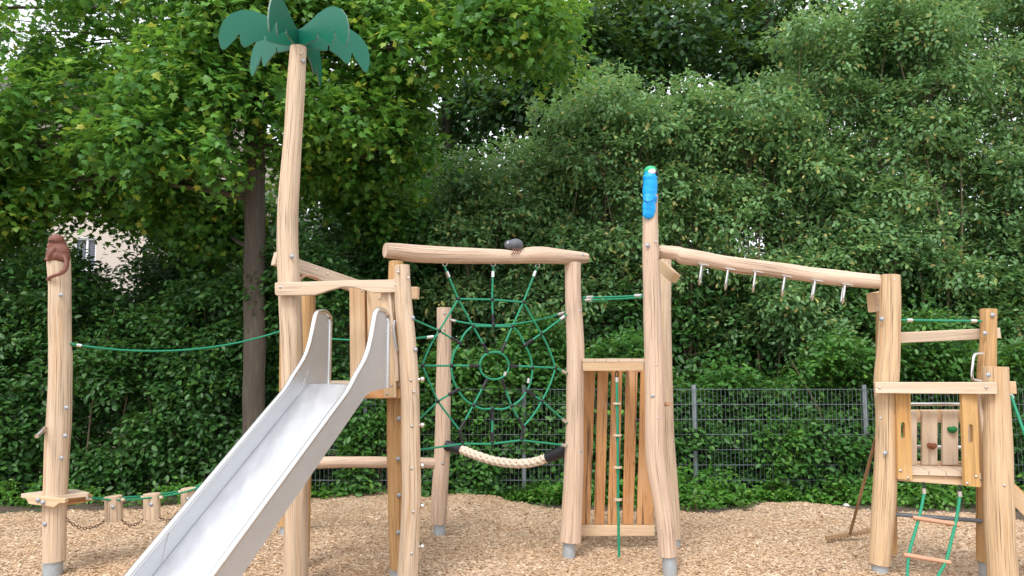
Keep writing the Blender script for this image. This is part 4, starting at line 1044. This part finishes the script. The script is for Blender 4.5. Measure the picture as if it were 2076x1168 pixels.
# feet bolts
t = thing('knotted_climbing_rope', 'single green climbing rope with small wooden discs hanging in front of the slatted wall', 'climbing rope', P(1254, 1128, 6.72))
mb = MB(); mb.tube(smooth_pts([tuple(P(1250.5, 775, 6.7)), tuple(P(1252, 870, 6.7)), tuple(P(1253, 1000, 6.72)), tuple(P(1255, 1129, 6.74))], .1), .0115, 8); mb.build('rope', M['rope'], t)
sleeve(t, P(1250.3, 765, 6.7), P(1250.5, 775, 6.7), .015)
mb = MB(); mb.tube([P(1250.4, 752, 6.7)+Vector((.012*math.cos(q), 0, .028*math.sin(q)-.03)) for q in np.linspace(0, 2*math.pi, 13)], .005, 6, False); mb.build('shackle', M['black'], t)
for py, px in ((818, 1251), (882.5, 1252), (947.5, 1252.5), (1013, 1253)):
    p = P(px, py, 6.71); mb = MB(); mb.tube([p-Vector((0, 0, .007)), p+Vector((0, 0, .007))], .036, 14); mb.build('disc', M['sawn_pale'], t)
    mb = MB(); mb.tube([p-Vector((0, 0, .045)), p-Vector((0, 0, .007))], .015, 8); mb.build('knot', M['rope'], t)
for i, ((x0, y0, x1, y1), lab) in enumerate([((1182, 603, 1306, 599), 'upper of the two green ropes between the web post and the bird post'), ((1183, 608.5, 1306, 602.5), 'lower of the two green ropes between the web post and the bird post')]):
    a, b_ = P(x0, y0, 6.93), P(x1, y1, 6.5); ft = .12 if i == 0 else .09
    rope_thing('guard_rope', lab, catenary(a, b_, .004, 6), [(a.lerp(b_, ft-.05), a.lerp(b_, ft+.05))]+([(a.lerp(b_, .86), a.lerp(b_, .96))] if i == 0 else []), r=.0075)

# blue bird
Db = D2-.01
bird = sculpt('carved_parrot', [S(1318.5, 375, Db, 30, 62, .95), S(1317.5, 390, Db, 31, 66, .9), S(1318, 361, Db, 31, 24, .95), S(1319, 351, Db, 27, 27, .95), ('s', P(1318, 404, Db-.03), Wm(15, Db), (1, .5, 1.0)),
   S(1316, 420, Db-.052, 28, 46, .5), S(1314.5, 433, Db-.055, 25, 24, .5)], M['blue_paint'], .006, 2)
tag(bird, 'bright blue carved parrot sitting on top of the tall bent post', 'carved parrot')
mb = MB(); mb.sphere(P(1318.8, 346.8, Db), Wm(13.8, Db), (1, .98, .76)); mb.build('crown_feathers', M['green_paint'], bird)
mb = MB(); mb.sphere(P(1321, 348.3, Db-.028), Wm(9.2, Db), (.98, .85, .86)); fc = mb.build('face', M['white_paint'], bird)
mb = MB(); mb.sphere(P(1323, 343.5, Db-.07), .0045); mb.build('eye', M['black'], fc)
mb = MB(); mb.sphere(P(1331.3, 350, Db-.03), .022, (.62, .8, 1.3)); mb.build('beak', M['black'], bird)
mb = MB(); mb.tube(smooth_pts([tuple(P(1303.5, 402, Db-.03)), tuple(P(1308, 407.5, Db-.075)), tuple(P(1316, 409, Db-.092)), tuple(P(1326, 405.5, Db-.085)), tuple(P(1332.5, 399, Db-.04))], .01), .0045, 6); mb.build('wing_edge', M['blue_dark'], bird)
mb = MB()
for x in (1309, 1314, 1319, 1324, 1328): mb.tube([P(x, 386, Db-.088+.0035*abs(x-1318)*.6), P(x-.5, 404, Db-.092+.0035*abs(x-1318)*.6)], .0012, 4)
for x in (1308, 1312, 1316, 1320): mb.tube([P(x+1, 413, Db-.092), P(x, 438, Db-.088)], .0012, 4)
mb.build('feather_lines', M['blue_dark'], bird)

# ------------------------------------------------------------------ sloping grip beam
HA, HB = (P(1338, 510, 6.55).x, 6.55), (P(1787, 571, 6.10).x, 6.10)
t = thing('overhead_grip_beam', 'long sloping log with six metal hand grips between the bird post and the right tower', 'beam', PP(1560, 545, HA, HB)); q = []
for px, py, wd in ((1336, 510, 27), (1375, 514, 29), (1383, 519, 34), (1425, 525, 32), (1460, 531.5, 31), (1504, 539, 34), (1550, 544, 32), (1600, 551, 33), (1640, 557, 31), (1688, 563, 33), (1740, 568, 31), (1788, 572, 29)):
    p = PP(px, py, HA, HB); q.append((p.x, p.y, p.z, Wm(wd, p.y)/2))
mb = MB(); log_mesh(mb, q, lump=.05, step=.04); mb.build('log', M['log_pale'], t)
bolt(t, 1341, 509, 6.47, False)
for x0, y0, x1, y1 in ((1423, 540, 1418, 577), (1476, 549, 1470, 587), (1531, 554, 1526, 592), (1590, 563.5, 1584.5, 601), (1651, 572, 1645.5, 609.5), (1711, 580, 1706.5, 616)):
    a = PP(x0, y0, HA, HB); b_ = PP(x1, y1, HA, HB); 
    mb = MB(); dn = b_-a; yv = Vector((.27, .963, 0))*.055
    mb.tube(smooth_pts([tuple(a-yv), tuple(a-yv+dn*.75), tuple(a-yv*.75+dn*.93), tuple(a+dn), tuple(a+yv*.75+dn*.93), tuple(a+yv+dn*.75), tuple(a+yv)], .015), .0105, 8)
    gg = mb.build('hand_grip', M['steel_polished'], t)
    mb = MB(); c = a+Vector((0, 0, .004)); mb.board(c-Vector((.04, 0, -.006)), c+Vector((.04, 0, -.006)), .15, .005, ch=.0005); mb.build('grip_plate', M['steel_polished'], gg)

# ------------------------------------------------------------------ right tower
t4 = thing('play_tower', 'right wooden play tower with a low deck, slot boards and a rope ladder', 'play tower', P(1890, 1180, 6.0))
DL = 6.06; DR = 5.83; DBk = 6.15
post_px([(1782.5, 1144, 39), (1786, 1100, 42), (1793, 1000, 45), (1796.5, 900, 41), (1796.5, 830, 41), (1797, 775, 47), (1801, 720, 45), (1804, 650, 41.5), (1804.5, 600, 41), (1804.5, 558, 38.5)], DL, t4, M['log_gold'], 'post', lump=.02)
foot(t4, 1784, 1144, 31, DL, -.05)
post_px([(2034, 1220, 56), (2033, 1168, 55), (2028, 1100, 54), (2024, 1000, 54), (2022.5, 900, 53), (2020, 800, 48), (2018, 744, 47.5)], DR, t4, M['log_gold'], 'post', lump=.02)
post_px([(1998, 1138, 34), (1999, 1000, 36), (2000, 850, 36), (2001, 745, 35), (2004, 690, 30.5), (2004, 627, 31)], DBk, t4, M['log_warm'], 'post', lump=.03)
foot(t4, 2001, 1138, 31, DBk)
post_px([(1800, 1120, 34), (1797, 900, 36), (1794, 700, 34), (1793, 598, 28)], 6.45, t4, M['log_warm'], 'post', lump=.03)
mb = MB(); mb.board(P(1766, 614, 6.22), P(1800, 606, 6.5), .06, .15, up=(0, 0, 1)); mb.build('beam_end', M['sawn'], t4)
prism_px([(1774, 775), (2021, 775), (2022, 778), (2022, 799), (1775, 797.5)], 0, .06, t4, M['sawn_pale'], 'front_beam', plane=((P(1774, 780, 5.92).x, 5.92), (P(2022, 780, 5.71).x, 5.71)))
mb = MB(); mb.board(P(2020, 786, 5.98), P(2057.5, 786, 5.95), .06, Wm(25, 5.95)); mb.build('beam_end', M['sawn'], t4)
mb = MB(); mb.board(P(1822, 685, 6.2), P(2024, 675.5, 6.27), .05, Wm(21.5, 6.2)); mb.build('rail_board', M['sawn_pale'], t4)
def slot_board(px, D, name='slot_board'):
    (tl, tr, br, bl), (sx0, sx1, sy0, sy1) = px
    n = 10; out = []; 
    mb = MB()
    ring_o = [P(*tl, D), P(*tr, D), P(*br, D), P(*bl, D)]
    # slot outline as stadium
    cx = (sx0+sx1)/2; r = (sx1-sx0)/2; ins = []
    for k in range(9): a = math.pi*k/8; ins.append((cx+r*math.cos(a), sy0+r-r*math.sin(a)))
    ins2 = [(cx-r*math.cos(math.pi*k/8), sy1-r+r*math.sin(math.pi*k/8)) for k in range(9)]
    loop = ins[::-1]  # left..right over the top
    import mathutils
    outer = [Vector((*tl, 0)), Vector((*tr, 0)), Vector((*br, 0)), Vector((*bl, 0))]
    slot = [Vector((x, y, 0)) for x, y in ins+ins2]
    tri = mathutils.geometry.tessellate_polygon([outer, slot]); allv = outer+slot; n = len(allv)
    f3 = [P(v.x, v.y, D) for v in allv]; b3 = [p+Vector((0, .035, 0)) for p in f3]
    fs = [list(t_) for t_ in tri]+[[k+n for k in t_][::-1] for t_ in tri]
    fs += [[i, (i+1) % 4, (i+1) % 4+n, i+n] for i in range(4)]
    ns = len(slot); fs += [[4+i, 4+(i+1) % ns, 4+(i+1) % ns+n, 4+i+n] for i in range(ns)]
    vs = f3+b3; uvf = lambda p: (p.x+p.y*.5, p.z+3)
    mb.add(vs, fs, [[uvf(vs[k]) for k in f] for f in fs], False)
    return mb.build(name, M['sawn_y'], t4)
slot_board((((1816.5, 796), (1846, 796), (1850, 974), (1821, 971)), (1826.5, 1835, 856, 890)), 5.96)
slot_board((((1950, 796), (1981, 796), (1987, 988), (1957, 985)), (1962.5, 1972.5, 860, 899)), 5.80)
pa, pb = (P(1814, 970, 6.02).x, 6.02), (P(1988, 975, 5.87).x, 5.87)
prism_px([(1812, 961), (1990, 969), (1990, 987), (1812, 974.5)], 0, .05, t4, M['sawn'], 'deck_beam', plane=(pa, pb))
z4 = .86; va = Vector((pb[0]-pa[0], pb[1]-pa[1], 0)); un = Vector((-va.y, va.x, 0)).normalized()
for k in range(5):
    p0 = Vector((pa[0], pa[1], z4-.030))-un*.02; mb = MB(); mb.prism([p0+va*(k/5+.004), p0+va*((k+1)/5-.004), p0+va*((k+1)/5-.004)+un*.36, p0+va*(k/5+.004)+un*.36], (0, 0, .030)); mb.build('deck_board', M['sawn_pale'], t4)
mb = MB(); mb.board(Vector((pa[0]+.3, pa[1]+.5, z4-.08)), Vector((pb[0]+.1, pb[1]+.5, z4-.08)), .05, .1); mb.build('deck_beam', M['sawn'], t4)
# climbing panel behind
Dk = 6.27
for x0, x1 in ((1840, 1859.5), (1870, 1901), (1911.5, 1943), (1953, 1984)):
    prism_px([(x0, 832), (x1, 832), (x1, 943), (x0, 943)], Dk, .03, t4, M['sawn_pale'], 'panel_board', vert=True)
for y0, y1 in ((831, 857), (936, 945)):
    prism_px([(1838, y0), (1990, y0), (1990, y1), (1838, y1)], Dk+.034, .04, t4, M['sawn'], 'panel_rail')
mb = MB(); mb.tube([P(1826, 819.5, 6.2), P(1970, 819.5, 6.2)], .014, 10); mb.build('hand_bar', M['steel_polished'], t4)
mb = MB(); mb.tube([P(1830, 905, 6.6), P(1975, 907, 6.6)], .014, 10); mb.build('hand_bar', M['steel_polished'], t4)
for nm, x, y, w1, h1, mt in (('climbing_hold', 1889.5, 904, 19, 12, 'hold_red'), ('climbing_hold', 1930.5, 871, 19, 13, 'hold_green')):
    p = P(x, y, Dk-.012); k_ = Wm(1, Dk)/2; mb = MB(); mb.sphere(p, 1, (w1*k_, .034, h1*k_), 14, 9)
    mb.v = [(v[0]+random.uniform(-.002, .002), v[1], v[2]+(.004*math.sin(v[0]*120))) for v in mb.v]
    o = mb.build(nm, M[mt], t4); o['label'] = 'brown climbing hold' if mt == 'hold_red' else 'green climbing hold'
mb = MB(); mb.tube(smooth_pts([tuple(P(1984, 799, 5.86)), tuple(P(1985, 815, 5.86)), tuple(P(1991, 850, 5.86)), tuple(P(1996, 900, 5.88)), tuple(P(1998, 950, 5.9))], .05), .018, 8); mb.build('grab_pole', M['sawn_pale'], t4)
mb = MB(); mb.tube(smooth_pts([tuple(P(1992, 717, 6.08)), tuple(P(1980, 717.5, 6.05)), tuple(P(1974, 723, 6.03)), tuple(P(1971, 745, 6.02)), tuple(P(1970, 763, 6.02)), tuple(P(1974, 770, 6.02)), tuple(P(1990, 773, 6.05))], .02), .0115, 8); mb.build('grab_loop', M['steel_polished'], t4)
mb = MB(); mb.tube([P(1806, 1042, 6.2), P(1990, 1056.5, 6.1)], .0155, 10); mb.build('spreader_bar', M['wire'], t4)
bolts(t4, 5.91, [(1784, 786, False), (2000, 785, False, 5.72), (1786, 848, False, 5.97), (1795, 919, True, 5.97), (1787, 647, True, 6.0, -.8), (1814, 567, False, 5.99)])
bolts(t4, DR-.10, [(2004.5, 760.5, True), (1988, 970, False, 5.86), (2037, 984, False)])
bolts(t4, DBk-.07, [(1997.5, 676, True), (2013, 639, True)])
bolts(t4, 5.955, [(1826, 954, False), (1842, 969, False), (1979.5, 966, False, 5.795), (1962, 980, False, 5.795)])
for x, y in ((1856, 938.5), (1877, 938.5), (1896, 938.5), (1918, 938.5), (1937.5, 938.5), (1876, 850), (1896, 837), (1919, 851), (1938, 837), (1855, 838)): bolt(t4, x, y, Dk-.001, False).scale = (.35, .35, .35)
# ladder ramp on the right
mb = MB(); mb.board(P(2035, 985, 6.15), P(2160, 1105, 6.0), .05, Wm(30, 6.1)); mb.build('ramp_rail', M['sawn'], t4)
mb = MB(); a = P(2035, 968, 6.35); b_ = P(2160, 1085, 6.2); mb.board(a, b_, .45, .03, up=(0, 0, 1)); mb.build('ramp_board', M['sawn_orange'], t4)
rope_thing('guard_rope', 'green rope with aluminium sleeves strung between the left and rear posts of the right tower', [P(1824, 649, 6.05), P(1905, 650, 6.1), P(1990, 651, 6.13)], [(P(1838, 649.2, 6.06), P(1849, 649.4, 6.065)), (P(1967, 650.6, 6.12), P(1979, 650.8, 6.125))], r=.0085)
a = P(2048, 798, 5.95); b_ = P(2095, 925, 5.7)
rope_thing('side_rope', 'green rope slanting out of the photo at the right edge', [a, a.lerp(b_, .5)+Vector((0, 0, -.01)), b_], [(a, P(2052, 808, 5.94))], r=.011)
# rope ladder
t = thing('rope_ladder', 'green rope ladder with wooden rungs hanging from the right tower deck', 'rope ladder', P(1880, 1150, 5.75))
for key in ([(1873.5, 1000, 5.93), (1869, 1025, 5.9), (1861, 1058, 5.86), (1850, 1095, 5.82), (1842, 1128, 5.78), (1839.5, 1168, 5.74), (1839, 1200, 5.7)], [(1946, 1006, 5.84), (1942, 1035, 5.82), (1937, 1062, 5.8), (1928, 1098, 5.77), (1919, 1135, 5.73), (1905, 1162, 5.7), (1888, 1190, 5.68)]):
    mb = MB(); pts_ = smooth_pts([tuple(P(*k_)) for k_ in key], .05); mb.tube(pts_, .0115, 8); mb.build('rope', M['rope'], t)
    p = Vector(pts_[0]); q_ = p+Vector((0, 0, .035)); sleeve(t, p-Vector((0, 0, .003)), q_, .016)
    mb = MB(); mb.tube([q_+Vector((.008*math.cos(u), 0, .02+.024*math.sin(u))) for u in np.linspace(0, 2*math.pi, 11)], .005, 6, False); mb.build('shackle', M['black'], t)
for a, b_ in (((1851, 1049.5, 5.86), (1946, 1064.5, 5.80)), ((1832, 1124.5, 5.78), (1927, 1141, 5.72))):
    mb = MB(); mb.tube([P(*a), P(*b_)], .0165, 12); mb.build('rung', M['rung'], t)

# ------------------------------------------------------------------ rake
t = thing('wooden_rake', 'weathered wooden rake leaning against the left post of the right tower', 'rake', P(1722, 1083, 7.55))
mb = MB(); mb.tube([P(1723, 1083, 7.55), P(1755, 965, 7.0), P(1782, 865, 6.32)], .0135, 10); mb.build('handle', M['old_wood'], t)
mb = MB(); mb.board(P(1675, 1091, 7.5), P(1768, 1075, 7.62), .035, .035); hd = mb.build('rake_head', M['old_wood'], t)
for i in range(14):
    p = P(1675, 1091, 7.5).lerp(P(1768, 1075, 7.62), (i+.5)/14); mb = MB(); mb.tube([p, p+Vector((0, .0, -.035))], .004, 5); mb.build('tine', M['old_wood'], hd)

# ------------------------------------------------------------------ weeds, grass, stones
def grass(name, label, px0, px1, py, n, h, sp):
    g0, g1 = G(px0, py), G(px1, py); x = RNG.uniform(g0[0], g1[0], n); y = (g0[1]+g1[1])/2+RNG.uniform(-sp, sp, n)
    c = np.stack([x, y, np.full(n, -.06)], 1)
    ax = np.stack([RNG.normal(0, .28, n), RNG.normal(-.1, .28, n), np.ones(n)], 1); nr = np.stack([RNG.normal(0, .5, n), -np.ones(n), RNG.normal(0, .3, n)+.3], 1)
    k = LEAF['blade']; H = h*RNG.uniform(.4, 1.2, n)*(.45+.9*vnoise(np.stack([x*3, y*3, x*0], 1), 77))
    o = leaves(name, c, ax, nr, H, 'blade', M['leaf_grass'], RNG.random(n)); tag(o, label, 'grass', kind='stuff')
LEAF['blade'] = (np.array([(-.015, 0, 0), (.015, 0, 0), (.014, .6, .04), (0, 1, .30), (-.014, .6, .04)]), [(0, 1, 2, 4)], 4)
LEAF['blade'] = (np.array([(-.016, 0, 0), (.016, 0, 0), (.012, .6, .05), (-.012, .6, .05), (.001, 1, .26), (-.001, 1, .26)]), [(0, 1, 2, 3), (3, 2, 4, 5)], 4)
grass('grass', 'long grass tuft at the hedge foot left of the web post', 1015, 1150, 1010, 2600, .26, .16)
grass('grass', 'grass tuft at the hedge foot beside the bird post', 1372, 1440, 1016, 1100, .28, .14)
grass('grass', 'short grass along the hedge foot behind the slide tower', 640, 1000, 992, 1500, .12, .15)
grass('grass', 'sparse grass along the hedge foot at the left', -50, 560, 1010, 1500, .10, .2)
def weed(label, px, py, h, n, ls=.06):
    g0 = G(px, py); t = thing('weed', label, 'weed', (g0[0], g0[1], 0)); 
    mb = MB(); C_ = []; O2 = []
    for i in range(max(3, n//5)):
        e = Vector((g0[0]+random.uniform(-.12, .12), g0[1]+random.uniform(-.08, .05), h*random.uniform(.6, 1)))
        mb.tube([(g0[0]+random.uniform(-.03, .03), g0[1], -.07), (e+Vector((g0[0], g0[1], 0)))/2 if False else Vector((g0[0], g0[1], 0)).lerp(e, .5)+Vector((0, 0, .02)), e], .0022, 4)
        for q_ in range(5):
            C_.append(Vector((g0[0], g0[1], 0)).lerp(e, random.uniform(.35, 1))); O2.append((random.gauss(0, 1), random.gauss(-.3, 1), .2))
    mb.build('stem', M['stem'], t); C_ = np.array([tuple(c) for c in C_]); O2 = unit(np.array(O2))
    o = leaves('foliage', C_, O2, np.tile(np.array([0, -.3, 1.0]), (len(C_), 1))+RNG.normal(0, .3, C_.shape), ls*RNG.uniform(.6, 1.2, len(C_)), 'oval', M['leaf_weed'], RNG.random(len(C_))); adopt(o, t)
for a in [('young upright weed at the chip edge beside the bird post', 1412, 1040, .26, 30, .075), ('small dark weed tuft on the chip edge right of the bird post', 1512, 1036, .14, 45, .04), ('broad leaved weed in the grass left of the web post', 1118, 1022, .22, 26, .09),
          ('low weed in front of the hedge at the far left edge', 12, 1018, .3, 60, .07), ('weed at the hedge foot right of the left pole', 190, 1014, .2, 40, .07), ('bright weed at the mesh fence foot behind the rake', 1690, 1016, .3, 50, .09),
          ('leafy weed at the mesh fence foot between the bird post and the rake', 1570, 1012, .28, 60, .09), ('leafy weed at the mesh fence foot behind the rope ladder', 1890, 1022, .28, 60, .09), ('leafy weed growing under the thick rope', 1010, 985, .25, 50, .08)]: weed(*a)
mb = MB(); p = Vector((*G(1716, 1024), 0)); mb.sphere(p+Vector((0, 0, -.01)), .038, (1.2, .8, .8), 10, 7); mb.v = [(v[0]+random.uniform(-.006, .006), v[1], v[2]+random.uniform(-.006, .006)) for v in mb.v]
o = mb.build('stone', M['stone']); tag(o, 'pale stone lying on the soil behind the rake', 'stone')
